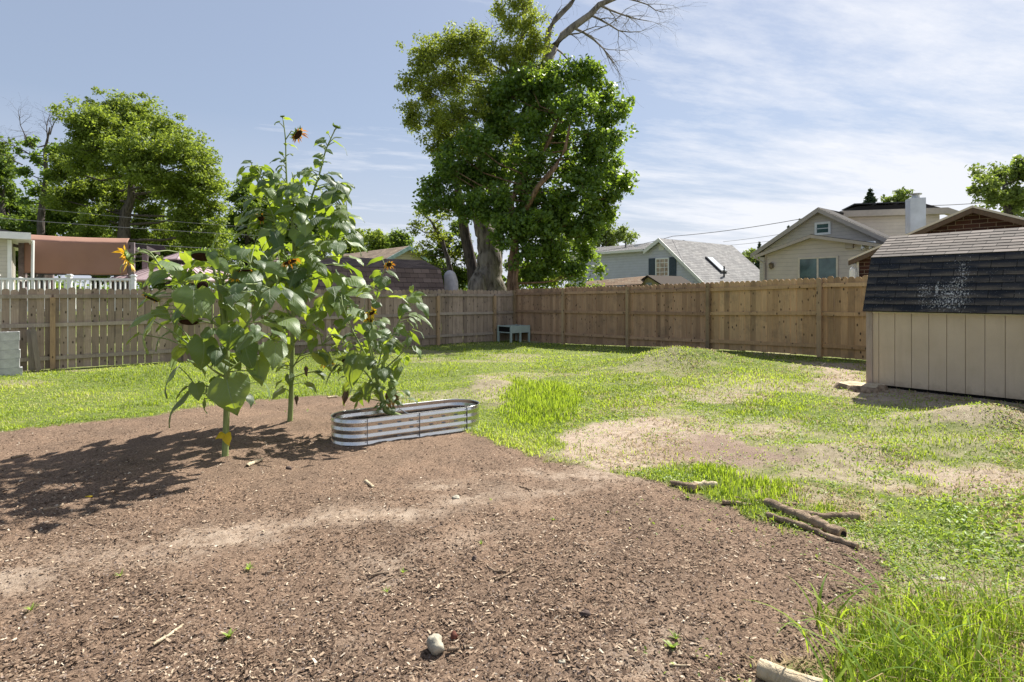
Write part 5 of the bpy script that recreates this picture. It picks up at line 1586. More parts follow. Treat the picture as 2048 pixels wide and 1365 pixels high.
sunflower('bushy multi-stemmed sunflower growing out of the galvanised bed', (772, 830), Y3,
          [(772, 826, 0, .030), (762, 790, 0, .027), (752, 750, 0, .024), (745, 715, 0, .018), (740, 680, 0, .014), (745, 640, 0, .011), (752, 600, 0, .008), (762, 560, 0, .006), (770, 532, 0, .005)],
          [[(756, 760, 0, .014), (775, 700, .05, .011), (795, 650, .1, .008), (815, 615, .1, .006), (830, 590, .1, .004)],
           [(752, 750, 0, .014), (720, 690, 0, .011), (700, 650, 0, .008), (685, 610, 0, .005)],
           [(748, 735, 0, .012), (735, 680, -.1, .009), (728, 630, -.1, .007), (730, 610, -.1, .004)],
           [(756, 750, 0, .010), (790, 720, -.1, .008), (820, 690, -.1, .005)],
           [(768, 815, .05, .010), (790, 770, .05, .008), (805, 740, .05, .005)],
           [(760, 790, 0, .010), (735, 750, -.1, .008), (705, 720, -.1, .006)],
           [(752, 750, 0, .010), (765, 690, .1, .009), (760, 650, .1, .006)]],
          c6, (500, 500, 3.4125),
          [(620, 680, 690, 830, 675, 840, 36, .15), (680, 740, 675, 840, 665, 815, 46, .17), (740, 800, 680, 810, 710, 820, 22, .15), (560, 620, 735, 790, 700, 820, 5, .14), (800, 825, 745, 800, 750, 800, 8, .10)],
          hd3, 6, .03, .4, .0035, p3)
dl = Leaves()
for (px0, py0, px1, py1, w, dy) in [(612, 735, 614, 755, .05, 0), (593, 793, 594, 811, .05, 0), (785, 775, 788, 818, .09, .1), (792, 790, 797, 815, .06, .05), (692, 785, 688, 812, .08, -.1), (775, 790, 782, 822, .07, .1)]:
    dl.leaf(W(px0, py0, Y3 + dy), W(px1, py1, Y3 + dy), w, (0, -1, .3), .8, 1.0, .4, .2, px0)
dl.build('withered_leaves', M['deadleaf'], [o for o in COL.objects if o.name == 'sunflower.002'][0])

# ------------------------------------------------------------------ trees
def leaf_cloud(name, m, parent, centers, radii, n_per, size, seed, flat=.7, up=.6, aspect=.55, density=None):
    rr = np.random.default_rng(seed)
    C_ = np.repeat(centers, n_per, axis=0); R_ = np.repeat(radii, n_per)[:, None]
    n = len(C_)
    d = rr.normal(size=(n, 3)); d /= np.linalg.norm(d, axis=1)[:, None]
    r = rr.random((n, 1)) ** .45
    P = C_ + d * r * R_ * np.array([1, 1, flat]) + rr.normal(size=(n, 3)) * R_ * .12
    nrm = rr.normal(size=(n, 3)) * .75 + d * .5 + np.array([0, 0, up]); nrm /= np.linalg.norm(nrm, axis=1)[:, None]
    a = np.cross(nrm, rr.normal(size=(n, 3))); a /= np.linalg.norm(a, axis=1)[:, None]; b = np.cross(nrm, a)
    s = size * (.6 + .8 * rr.random((n, 1)))
    v0 = P - a * s * .5; v2 = P + a * s * .5 - nrm * s * .12; v1 = P + b * s * aspect * .5 + nrm * s * .06 - a * s * .05; v3 = P - b * s * aspect * .5 + nrm * s * .06 - a * s * .05
    V_ = np.stack([v0, v1, v2, v3], 1).reshape(-1, 3)
    cv = np.repeat(rr.random(len(centers)), n_per)
    var = np.clip(.62 * cv + .38 * rr.random(n), 0, 1)
    return raw_mesh(name, V_, np.full(n, 4), np.arange(4 * n), m, var, None, parent, False)


def tree(kind, label, trunk, blobs, Y, m_leaf, m_bark, size, npc=70, ncl=10, seed=1, group=None, crown_r=.42, limb_r=.07, twigs=True, extra=None, flat=.75, up=.5, aspect=.6, thick=1.0, cat='tree', shell=.55):
    rr = np.random.default_rng(seed)
    base = W(trunk[0][0], 590, Y + trunk[0][2]); base[2] = 0
    root = thing(kind, label, cat, tuple(base), group)
    K = [W(p[0], p[1], Y + p[2]) for p in trunk]; rad = [p[3] for p in trunk]
    K[0][2] = min(K[0][2], -.1)
    mb = MB(); P, R_ = [], []
    for i in range(len(K) - 1):
        for k in range(5):
            t = k / 5; P.append(K[i] * (1 - t) + K[i + 1] * t + rr.normal(size=3) * rad[i] * .08); R_.append((rad[i] * (1 - t) + rad[i + 1] * t) * (1 + rr.normal() * .04))
    P.append(K[-1]); R_.append(rad[-1]); mb.tube(P, R_, 14)
    TP = np.array(P); TR = np.array(R_)
    mb.build('trunk', m_bark, root, True)
    cen, cr = [], []; lm = MB()
    for bi, bl in enumerate(blobs):
        px, py, rp = bl[:3]; dy = bl[3] if len(bl) > 3 else rr.normal() * rp / FPX * Y * .6
        w = bl[4] if len(bl) > 4 else 1.0
        c = W(px, py, Y + dy); R = rp / FPX * Y
        # limb from the trunk
        d = TP - c; sc_ = np.linalg.norm(d, axis=1) + np.where(d[:, 2] > -.3 * R, 3.0, 0); k = int(np.argmin(sc_))
        a = TP[k]; mid = a * .5 + c * .5 + np.array([0, 0, -.06 * np.linalg.norm(c - a)]) + rr.normal(size=3) * .12 * R
        l0 = min(limb_r * thick * (1 + R * .35), TR[k] * .75); lm.tube([a, a * .6 + mid * .4, mid, mid * .4 + c * .6, c], [l0, l0 * .85, l0 * .65, l0 * .45, l0 * .25], 6, cap=False)
        nc = int(max(3, ncl * w * (R ** 2) * 1.0))
        for j in range(nc):
            dd = rr.normal(size=3); dd /= np.linalg.norm(dd)
            q = c + dd * R * (shell + (1 - shell) * rr.random()) * np.array([1, 1, .85]) * (1 + .18 * rr.normal())
            cen.append(q); cr.append(crown_r * (.6 + .8 * rr.random()))
            if twigs and j % 2 == 0: 
                m_ = (c + q) / 2 + rr.normal(size=3) * .1; lm.tube([c, m_, q], [l0 * .25, l0 * .16, .008], 4, cap=False)
    lm.build('limbs', m_bark, root, True)
    leaf_cloud('crown', m_leaf, root, np.array(cen), np.array(cr), npc, size, seed + 100, flat, up, aspect)
    return root


def bare_branch(mb, p, d, L, r, depth, rr, droop=0.0):
    p = np.array(p, float); d = np.array(d, float); pts = [p.copy()]; n = 5; rad = [r]
    for i in range(n):
        d = d + rr.normal(size=3) * .16 + np.array([0, 0, -droop]); d /= np.linalg.norm(d); p = p + d * L / n; pts.append(p.copy()); rad.append(max(r * (1 - .75 * (i + 1) / n), .003))
        if depth > 0:
            for _ in range(2 if i else 1):
                if rr.random() < .75:
                    e = d + rr.normal(size=3) * .75; e /= np.linalg.norm(e); bare_branch(mb, p, e, L * (.35 + .3 * rr.random()), rad[-1] * .6, depth - 1, rr, droop + .02)
    mb.tube(pts, rad, 5 if depth else 3, cap=False)


M['lf_maple'] = leafmat('maple_leaves', (.11, .155, .03), (.20, .24, .045), (.42, .50, .05), .42, .55, .3, (.34, .30, .04))
M['lf_dark'] = leafmat('dark_glossy_leaves', (.05, .10, .025), (.11, .18, .04), (.36, .52, .04), .40, .45, .4)
M['lf_left'] = leafmat('green_leaves', (.09, .14, .028), (.17, .225, .045), (.38, .48, .05), .40, .55, .3)
M['lf_bg'] = leafmat('deep_green_leaves', (.05, .085, .022), (.10, .15, .035), (.28, .40, .04), .36, .6, .2)
M['lf_pale'] = leafmat('pale_green_leaves', (.12, .17, .045), (.21, .26, .07), (.32, .42, .06), .35, .55, .3)
M['lf_con'] = leafmat('conifer_needles', (.03, .055, .028), (.06, .095, .045), (.08, .12, .04), .2)

# big left maple
LY = 44
tree('maple_tree', 'large rounded bright green maple behind the brown curtain', [(243, 560, 0, .55), (247, 480, 0, .42), (250, 430, 0, .38), (262, 400, 0, .28), (262, 350, 0, .18), (265, 280, 0, .08)],
     [(185, 250, 58), (230, 235, 55), (275, 240, 55), (320, 265, 50), (215, 300, 62), (290, 310, 62), (355, 310, 50), (400, 320, 40), (415, 370, 45), (425, 420, 34), (370, 370, 52), (165, 320, 45), (160, 380, 45, 2),
      (210, 370, 52, 3), (320, 380, 55, 2), (300, 440, 42, 2), (375, 430, 46), (420, 460, 34), (200, 435, 40), (345, 480, 36, 2), (290, 350, 40, -3), (135, 340, 42), (125, 400, 42, 1), (250, 400, 50, 3), (270, 480, 40, 2), (425, 500, 36), (390, 470, 40), (180, 480, 40, 2)], LY, M['lf_left'], M['bark_dark'], .21, 60, 19, 21, crown_r=.56, limb_r=.075, shell=.25, flat=.6)
tree('tree', 'thin half-bare tree with dead twigs on top left of the large maple', [(88, 560, 0, .3), (82, 440, 0, .25), (92, 360, 0, .18), (90, 300, 0, .1), (100, 255, 0, .05)],
     [(60, 285, 16), (75, 320, 20), (105, 300, 18), (50, 345, 18), (108, 350, 24), (115, 300, 14), (75, 380, 20), (35, 300, 8), (110, 395, 26), (50, 400, 16)], 46, M['lf_dark'], M['bark_dark'], .22, 36, 26, 22, crown_r=.32, limb_r=.05, shell=.1)
mb = MB(); rr_ = np.random.default_rng(5)
for (px, py, dx, dz) in ((70, 300, -.5, .8), (60, 290, -.2, 1), (95, 280, .2, 1), (100, 270, .4, .9), (45, 330, -.9, .3), (60, 310, -.8, .6)):
    bare_branch(mb, W(px, py, 46), (dx, 0, dz), 2.6, .05, 2, rr_)
tt = [o for o in COL.objects if o.name.startswith('tree') and o.type == 'EMPTY'][-1]
mb.build('dead_twigs', M['bark_dark'], tt)
BG = [('dark tree cut by the left edge of the photo', [(5, 560, 0, .3), (5, 400, 0, .2)], [(-10, 350, 40), (10, 400, 35), (-40, 300, 50), (20, 460, 40), (15, 330, 14)], 50, 31, 'lf_bg'),
      ('dark bushy tree low behind the half-bare tree', [(70, 560, 0, .3), (70, 450, 0, .2)], [(60, 530, 45), (10, 520, 45), (50, 430, 45), (100, 440, 45), (75, 480, 40), (120, 420, 30), (40, 500, 40), (110, 510, 40)], 52, 32, 'lf_bg'),
      ('dark undergrowth tree beneath the maple, above the brown curtain', [(190, 560, 0, .3), (190, 480, 0, .2)], [(130, 520, 40), (200, 530, 42), (260, 530, 40), (160, 460, 42), (210, 480, 42), (170, 510, 35), (240, 500, 38), (270, 470, 30), (150, 420, 25)], 50, 33, 'lf_bg'),
      ('green tree low to the right under the maple', [(330, 560, 0, .3), (330, 480, 0, .2)], [(290, 540, 40), (340, 545, 40), (400, 540, 40), (450, 520, 36), (300, 500, 40), (350, 500, 38), (390, 490, 36), (340, 460, 30), (420, 500, 34), (440, 470, 26)], 50, 34, 'lf_bg'),
      ('dark green tree between the maple and the tall sunflower', [(495, 560, 0, .3), (495, 450, 0, .2)], [(480, 400, 26), (500, 430, 34), (470, 450, 30), (520, 400, 24), (485, 375, 16), (530, 450, 32), (500, 490, 36), (545, 415, 22), (560, 470, 25)], 55, 35, 'lf_bg'),
      ('dark tree right behind the tall sunflower above the brown shed', [(600, 560, 0, .3), (600, 480, 0, .2)], [(580, 480, 30), (620, 470, 30), (650, 450, 22), (600, 440, 24), (655, 480, 24), (560, 500, 25), (640, 500, 24)], 56, 36, 'lf_bg')]
for lb, tr, bl, Yt, sd_, ml in BG:
    tree('tree', lb, tr, bl, Yt, M[ml], M['bark_dark'], .30, 52, 15, sd_, 'trees behind the left neighbour', crown_r=.6, limb_r=.08, twigs=False, shell=.2)
tree('tree', 'pale olive tree with a flat top beyond the tan roof', [(740, 560, 0, .3), (740, 500, 0, .2)], [(700, 490, 24), (725, 480, 24), (755, 478, 24), (780, 488, 22), (740, 500, 26), (690, 505, 20), (775, 505, 22)], 60, M['lf_left'], M['bark_dark'], .28, 50, 16, 41, crown_r=.6, twigs=False, shell=.3)
tree('tree', 'small dark round tree between the pale olive tree and the big trunk', [(800, 560, 0, .25), (800, 490, 0, .2)], [(798, 470, 17), (812, 482, 18), (790, 490, 16), (808, 500, 18)], 50, M['lf_bg'], M['bark_dark'], .26, 50, 18, 42, crown_r=.5, twigs=False, shell=.3)

# the central pair
CY = 26.5
tree('silver_maple_tree', 'tall silver maple with a massive grey trunk and yellow-green crown', [(978, 596, 0, .92), (978, 560, 0, .68), (978, 500, 0, .52), (966, 450, .1, .42), (952, 410, .2, .34), (960, 330, .3, .22), (985, 240, .4, .17), (1020, 150, .5, .13), (1050, 60, .5, .10), (1040, -60, .5, .06)],
     [(860, 110, 48), (905, 90, 48), (950, 75, 38), (840, 140, 30), (860, 185, 42), (910, 160, 52), (960, 130, 46), (1010, 110, 40), (1050, 120, 38), (810, 165, 24), (830, 240, 34), (870, 250, 46), (915, 235, 50), (965, 210, 48),
      (1005, 180, 45), (1060, 180, 44), (1020, 55, 30), (1055, 40, 30), (1070, 90, 34), (1040, 5, 32), (1000, 20, 22), (820, 215, 18), (1040, -60, 40), (1080, 140, 30), (930, 290, 46), (880, 300, 34), (1000, 260, 48)],
     CY, M['lf_maple'], M['bark_grey'], .12, 52, 50, 51, crown_r=.33, limb_r=.04, aspect=.55, shell=.25)
# burl at the foot of the trunk
sm = [o for o in COL.objects if o.name.startswith('silver_maple')][0]
mb = MB(); c = W(955, 585, CY - .75)
vs = []; n1_, n2_ = 16, 10
for i in range(n2_ + 1):
    th = math.pi * i / n2_
    for k in range(n1_):
        ph_ = 2 * math.pi * k / n1_; d = np.array([math.sin(th) * math.cos(ph_), math.sin(th) * math.sin(ph_), math.cos(th)])
        f_ = .8 + .5 * float(fbm(d[0] * 2 + 3, d[1] * 2 + d[2] * 2 + 9, 3, 3)); vs.append(c + d * np.array([.42, .4, .85]) * f_)
mb.add(vs, [(i * n1_ + k, i * n1_ + (k + 1) % n1_, (i + 1) * n1_ + (k + 1) % n1_, (i + 1) * n1_ + k) for i in range(n2_) for k in range(n1_)]); mb.build('burl', M['bark_grey'], sm, True)
mb = MB(); P = [W(952, 600, CY + .8), W(945, 540, CY + .8), W(930, 470, CY + .7), W(920, 400, CY + .6), W(905, 330, CY + .6), W(890, 250, CY + .4)]
mb.tube(P, [.34, .27, .24, .19, .12, .05], 12); mb.build('second_stem', M['bark_dark'], sm, True)

dead = thing('dead_tree', 'bare grey dead limbs reaching over the top of the silver maple', 'tree', tuple(W(985, 590, CY + 1.4) * [1, 1, 0]))
mb = MB(); rr_ = np.random.default_rng(17); DY = CY + 1.2
mb.tube([W(985, 600, DY), W(1000, 400, DY), W(1050, 230, DY), W(1085, 150, DY), W(1108, 95, DY)], [.36, .28, .22, .21, .20], 12)
mb.build('trunk', M['bark_grey'], dead, True)
mb = MB()
mb.tube([W(1108, 95, DY), W(1125, 72, DY), W(1145, 55, DY), W(1180, 30, DY), W(1198, 10, DY), W(1235, -5, DY), W(1280, -40, DY)], [.20, .18, .17, .15, .13, .10, .06], 9)
mb.tube([W(1085, 150, DY), W(1098, 60, DY), W(1110, 40, DY), W(1140, 10, DY), W(1175, -40, DY), W(1200, -110, DY)], [.14, .14, .13, .11, .09, .05], 8)
mb.tube([W(1050, 230, DY), W(1060, 80, DY), W(1062, 0, DY), W(1040, -80, DY)], [.12, .08, .07, .05], 8)
for (px, py, dx, dz, L, r, dp) in ((1145, 55, .9, -.1, 3.0, .07, 2), (1180, 30, .8, -.3, 2.6, .06, 2), (1198, 10, .9, -.4, 2.6, .06, 2), (1235, -5, .9, -.3, 2.4, .05, 2), (1125, 72, .8, .1, 2.0, .05, 2), (1160, 45, .6, .8, 1.6, .05, 2),
                               (1108, 95, .8, -.4, 2.2, .05, 2), (1140, 10, .6, .8, 1.8, .05, 2), (1098, 60, .5, .7, 1.4, .04, 2), (1062, 0, -.8, .5, 2.4, .05, 2), (1062, 20, -.9, .3, 2.4, .05, 2), (1175, -40, .5, .9, 2.5, .06, 2)):
    bare_branch(mb, W(px, py, DY), (dx, rr_.normal() * .3, dz), L, r, dp, rr_, .03)
mb.build('limbs', M['bark_grey'], dead, True)

tree('mulberry_tree', 'dense dark green leafy tree with reddish leaning stems before the silver maple', [(1020, 596, -.6, .20), (1022, 540, -.6, .15), (1028, 480, -.6, .13), (1022, 400, -.6, .12), (1050, 350, -.6, .10), (1090, 300, -.4, .08), (1120, 230, -.3, .05)],
     [(1010, 190, 55), (1060, 170, 50), (1110, 170, 50), (1160, 150, 42), (1190, 150, 26), (1200, 190, 36), (1150, 210, 50), (1090, 230, 50), (1240, 215, 24), (1210, 240, 36), (1230, 270, 28), (1180, 290, 48), (1120, 280, 50), (1060, 260, 45),
      (1000, 250, 45), (950, 290, 42), (1010, 320, 48), (1070, 330, 48), (1210, 350, 42), (1250, 370, 26), (1165, 365, 46), (1120, 400, 48), (1190, 410, 34), (1060, 400, 46), (1000, 400, 36, -1.4), (930, 350, 44), (890, 330, 30),
      (870, 370, 36), (905, 400, 38), (860, 410, 26), (900, 345, 26), (1090, 460, 44), (1140, 460, 42), (1170, 500, 34), (1060, 500, 40, -.8), (1110, 520, 42), (1150, 545, 32), (1075, 555, 30), (1035, 450, 30, -1.2), (1180, 470, 26), (945, 400, 24, -1.2), (1225, 395, 24), (990, 350, 36), (1060, 450, 44), (1120, 430, 46), (1100, 500, 42), (1060, 545, 34), (1180, 440, 36), (1215, 430, 24), (1140, 340, 46), (1040, 370, 44), (1200, 310, 36), (1225, 330, 26), (1150, 580, 16), (1195, 540, 14), (1235, 370, 22), (960, 350, 40), (900, 300, 24), (960, 410, 30, -1.0), (985, 430, 26, -1.2), (1005, 480, 24, -1.5), (1000, 450, 26, -1.5), (925, 420, 26, -.8)],
     CY - 1.4, M['lf_dark'], M['bark_red'], .16, 40, 43, 52, crown_r=.34, limb_r=.03, aspect=.7, shell=.15)
mt = [o for o in COL.objects if o.name.startswith('mulberry')][0]
mb = MB(); P = [W(1036, 600, CY - 2.2), W(1030, 560, CY - 2.2), W(1035, 520, CY - 2.2), W(1032, 470, CY - 2.1), W(1050, 420, CY - 1.8)]; mb.tube(P, [.14, .12, .1, .09, .07], 10); mb.build('second_stem', M['bark_red'], mt, True)
mb = MB(); P = [W(1052, 420, CY - 2.6), W(1075, 375, CY - 2.8), W(1110, 335, CY - 3.0), W(1130, 300, CY - 3.0), W(1140, 250, CY - 2.8)]; mb.tube(P, [.11, .11, .10, .07, .04], 10); mb.build('bare_limb', M['bark_red'], mt, True)

tree('tree', 'small ragged tree with a rusty clump left of the big trunk', [(905, 596, 0, .16), (900, 540, 0, .12), (885, 480, 0, .08), (860, 440, 0, .05)], [(845, 425, 26), (830, 455, 22), (865, 450, 28), (880, 480, 30), (850, 490, 24), (890, 430, 20), (845, 510, 20), (905, 510, 24), (870, 530, 24)],
     CY + .5, M['lf_maple'], M['bark_dark'], .12, 36, 26, 53, crown_r=.3, limb_r=.03, shell=.2)
tree('shrub', 'dark leafy shrub filling the gap left of the big trunk above the fence', [(925, 596, 0, .1), (925, 570, 0, .06)], [(885, 540, 24), (870, 510, 24), (890, 480, 22), (915, 460, 20), (880, 570, 22), (860, 545, 18), (905, 545, 22), (935, 550, 22), (920, 570, 22), (895, 565, 16), (945, 520, 18), (930, 490, 20), (910, 510, 16)], CY + 2.0, M['lf_bg'], M['bark_dark'], .14, 50, 50, 54, crown_r=.26, limb_r=.02, twigs=False, cat='shrub')
tree('shrub', 'sunlit shrub growing along the fence right of the mulberry', [(1100, 600, 0, .06), (1100, 580, 0, .04)], [(1090, 570, 18), (1120, 565, 18), (1140, 575, 12), (1075, 580, 12), (1165, 578, 8), (1195, 574, 8)], CY - .4, M['lf_left'], M['bark_dark'], .13, 40, 50, 55, crown_r=.2, limb_r=.02, twigs=False, cat='shrub')
tree('shrub', 'dark shrub behind the trunks at the foot of the silver maple', [(1060, 600, 0, .1), (1060, 580, 0, .04)], [(1050, 560, 22), (1080, 540, 24), (1000, 570, 18), (1110, 560, 22), (1030, 530, 20), (1135, 540, 22), (1120, 500, 26)], CY + 2.0, M['lf_bg'], M['bark_dark'], .15, 50, 50, 56, crown_r=.3, limb_r=.02, twigs=False, cat='shrub')

# right-hand background
tree('tree', 'yellow-green round tree behind the left end of the blue house', [(1200, 560, 0, .3), (1200, 500, 0, .2)], [(1180, 460, 26), (1205, 458, 26), (1235, 465, 22), (1258, 475, 14), (1150, 470, 24), (1215, 480, 24), (1180, 490, 22)], 56, M['lf_pale'], M['bark_dark'], .26, 46, 18, 61, crown_r=.55, twigs=False, shell=.3)
tree('tree', 'large pale-leaved tree cut by the right edge behind the brick roof', [(2020, 560, 0, .3), (2015, 420, 0, .2), (2010, 370, 0, .12)], [(2000, 350, 26), (1975, 375, 24), (2030, 345, 30), (2010, 390, 28), (1960, 350, 16), (1955, 385, 16), (2045, 390, 34), (2060, 340, 34), (1985, 400, 20), (2035, 420, 24)], 31, M['lf_pale'], M['bark_dark'], .20, 36, 34, 62, crown_r=.36, limb_r=.04, shell=.25)
tree('tree', 'small leafy treetop just left of the white chimney', [(1790, 560, 0, .2), (1795, 420, 0, .1)], [(1775, 400, 10), (1795, 395, 12), (1808, 405, 12), (1785, 410, 12), (1800, 385, 6), (1814, 388, 6)], 40, M['lf_pale'], M['bark_dark'], .24, 30, 40, 63, crown_r=.36, twigs=False, shell=.2)


def conifer(label, px, top, bot, wpx, Y, seed):
    rr = np.random.default_rng(seed); t = W(px, top, Y); b = W(px, bot, Y); base = np.array([t[0], t[1], 0.]); Rm = wpx / FPX * Y
    root = thing('conifer_tree', label, 'conifer', tuple(base), 'conifers on the skyline')
    mb = MB(); mb.tube([base - [0, 0, .2], t], [.22, .02], 7); mb.build('trunk', M['bark_dark'], root)
    cen = []; cr = []
    H = t[2] - b[2]
    for k in range(150):
        f = rr.random() ** .6; z = t[2] - f * H; th = rr.random() * 6.28; R = Rm * f * (.35 + .65 * rr.random())
        cen.append((base[0] + R * math.cos(th), base[1] + R * math.sin(th), z - R * .18)); cr.append(.10 + .22 * f)
    leaf_cloud('crown', M['lf_con'], root, np.array(cen), np.array(cr), 26, .22, seed, .5, .2, .3)
conifer('dark spruce top rising behind the beige house roof left of the chimney', 1741, 378, 450, 34, 42, 71)
conifer('small conifer top on the skyline left of the beige gable', 1519, 484, 540, 12, 60, 72)
conifer('tiny conifer tip beside the left slope of the beige gable', 1577, 450, 520, 15, 62, 73)
conifer('faint conifer tip right by the beige gable slope', 1600, 438, 500, 11, 64, 74)
tree('shrub', 'pale green bush between the blue and beige houses', [(1500, 560, 0, .1), (1500, 540, 0, .1)], [(1498, 512, 12), (1508, 522, 10), (1492, 520, 8)], 52, M['lf_pale'], M['bark_dark'], .22, 40, 40, 64, crown_r=.3, twigs=False, cat='shrub')
# far line of woods that closes the horizon all around
rr = np.random.default_rng(99); cen = []; cr = []
for k in range(1500):
    a = (k / 1500) * 2 * math.pi; R = 120 + 18 * rr.random(); hh = (2.2 + 4.5 * float(vnoise(np.array([a * 9]), np.array([3.0]), 5)[0])) * rr.random() ** .6
    cen.append((R * math.sin(a), R * math.cos(a), hh)); cr.append(1.6 + 1.2 * rr.random())
o = leaf_cloud('distant_woods', M['lf_bg'], None, np.array(cen), np.array(cr), 42, .9, 98, .8); tag(o, 'distant woods closing the horizon', 'woods', kind='stuff')

# ------------------------------------------------------------------ ground cover
def pts_on_ground(n, seed, ymin=2.2, ymax=21.5, p=1.6):
    rr = np.random.default_rng(seed)
    # Y density ~ Y^-p
    u = rr.random(n); a = 1 - p
    Y = (ymin ** a + u * (ymax ** a - ymin ** a)) ** (1 / a)
    X = (rr.random(n) * 2 - 1) * (Y * 1.0 + .8)
    return X, Y


def inside_yard(X, Y):
    d1 = (X - FC[0]) * (-V[0]) + (Y - FC[1]) * (-V[1])
    s1 = (X - FC[0]) * U[0] + (Y - FC[1]) * U[1]       # distance in front of the left fence
    s2 = -((X - FC[0]) * V[0] + (Y - FC[1]) * V[1])    # in front of the right fence
    ok = (s1 > .06) & (s2 > .06)
    fx = (X - so[0]) * U[0] + (Y - so[1]) * U[1]; fy = (X - so[0]) * V[0] + (Y - so[1]) * V[1]
    ok &= ~((fx > -.03) & (fy > -.02) & (fy < 2.4))
    t = np.clip((X - pc[0]) * dP[0] + (Y - pc[1]) * dP[1], 0, LPn)
    ok &= np.hypot(X - pc[0] - dP[0] * t, Y - pc[1] - dP[1] * t) > PR + .02
    return ok


def gmesh(X, Y):
    """height of the rendered ground incl. the fine relief"""
    mul, s, green, st, soil = masks(X, Y); Z = g(X, Y); near = ss((14 - Y) / 5)
    Z = Z + near * (fbm(X * 9, Y * 9, 81, 3) - .5) * .035 * (mul * .8 + s * .8 + .4 * green)
    Z = Z + near * mul * (fbm(X * 2.2, Y * 2.2, 83, 3) - .5) * .05
    return Z, mul, s, green


def tuft(X, Y):
    h = np.zeros(X.shape)
    w = (fbm(X * 3, Y * 3, 12, 3) - .5) * .5
    for k, hh in (('tuftA', .125), ('tuftB', .085), ('tuftC', .16)):
        h = np.maximum(h, hh * ss((sdist(X, Y, POLY[k]) + w * .7) / .5 + .45))
    return h


def blades(name, label, X, Y, H, Wd, m, seed, lean=.45, var=None):
    rr = np.random.default_rng(seed); n = len(X); Z = gmesh(X, Y)[0] - .004
    th = rr.random(n) * 6.283; dx, dy = np.cos(th), np.sin(th); ax, ay = -dy, dx
    ln = lean * (0.3 + rr.random(n)); H = H * (.55 + .8 * rr.random(n))
    P = np.stack([X, Y, Z], 1); S = np.stack([ax, ay, 0 * ax], 1) * (Wd / 2)[:, None]
    D = np.stack([dx * ln, dy * ln, np.ones(n)], 1); Dm = np.stack([dx * ln * .3, dy * ln * .3, np.ones(n) * .55], 1)
    Dt = np.stack([dx * ln * 1.15, dy * ln * 1.15, np.ones(n) * (1 - .3 * ln)], 1)
    v = np.stack([P - S, P + S, P + Dm * H[:, None] + S * .8, P + Dt * H[:, None], P + Dm * H[:, None] - S * .8], 1).reshape(-1, 3)
    b = np.arange(n)[:, None] * 5
    idx = np.concatenate([b, b + 1, b + 2, b + 4, b + 4, b + 2, b + 3], 1).ravel(); cnt = np.tile([4, 3], n)
    vv = rr.random(n) if var is None else np.clip(var + (rr.random(n) - .5) * .5, 0, 1)
    o = raw_mesh(name, v, cnt, idx, m, np.repeat(vv, 2)); tag(o, label, 'grass', kind='stuff'); return o


M['grass'] = leafmat('grass_blades', (.10, .165, .025), (.27, .35, .055), (.50, .62, .05), .44, .5, .3, (.55, .47, .22))
M['grass_tall'] = leafmat('tall_grass', (.08, .16, .02), (.22, .31, .04), (.44, .58, .04), .45, .6, .15, (.48, .42, .15))
M['weed'] = leafmat('weed_leaves', (.10, .18, .03), (.27, .35, .075), (.42, .56, .06), .38, .5, .4)
X, Y = pts_on_ground(620000, 201)
ok = inside_yard(X, Y); X, Y = X[ok], Y[ok]
mul, s, green, st, soil = masks(X, Y)
th_ = tuft(X, Y)
pn = fbm(X * 1.1, Y * 1.1, 301, 3); pn2 = fbm(X * 4, Y * 4, 311, 2)
rightw = ss((X - .8) / 1.5) * ss((9.5 - Y) / 3)            # sparse, weedy corner
dens = green * (.45 + .9 * ss((pn2 - .3) / .4)) * (1 - .72 * rightw) + .05 * s
inC = sdist(X, Y, POLY['tuftC']) > -.3; inB = sdist(X, Y, POLY['tuftB']) > -.3
td = np.where(inC, .16 * ss((pn2 - .3) / .3), np.where(inB, .75 * ss((pn2 - .36) / .2), 1.2 * ss((pn2 - .15) / .3)))
dens = np.where(th_ > .03, np.maximum(dens, td), dens)
keep = RNG.random(len(X)) < dens
keep &= (Y > 3.0) | (th_ > .05)
X, Y, th_, pn, green = X[keep], Y[keep], th_[keep], pn[keep], green[keep]
hgt = .028 + .035 * ss((pn - .35) / .3); wd = .0028 + .0009 * Y
low_ = th_ < .04
blades('lawn_grass', 'patchy short lawn grass covering the yard', X[low_], Y[low_], hgt[low_], wd[low_], M['grass'], 1, .7, var=np.clip(.5 + 2.0 * (fbm(X * .9, Y * .9, 401, 4) - .5), .05, .95)[low_])
hi = ~low_
blades('tall_grass', 'taller bright tufts of grass beside the metal bed and along the mulch edge', X[hi], Y[hi], th_[hi] * (.55 + .9 * pn[hi]), wd[hi] * 1.15, M['grass_tall'], 2, .45)
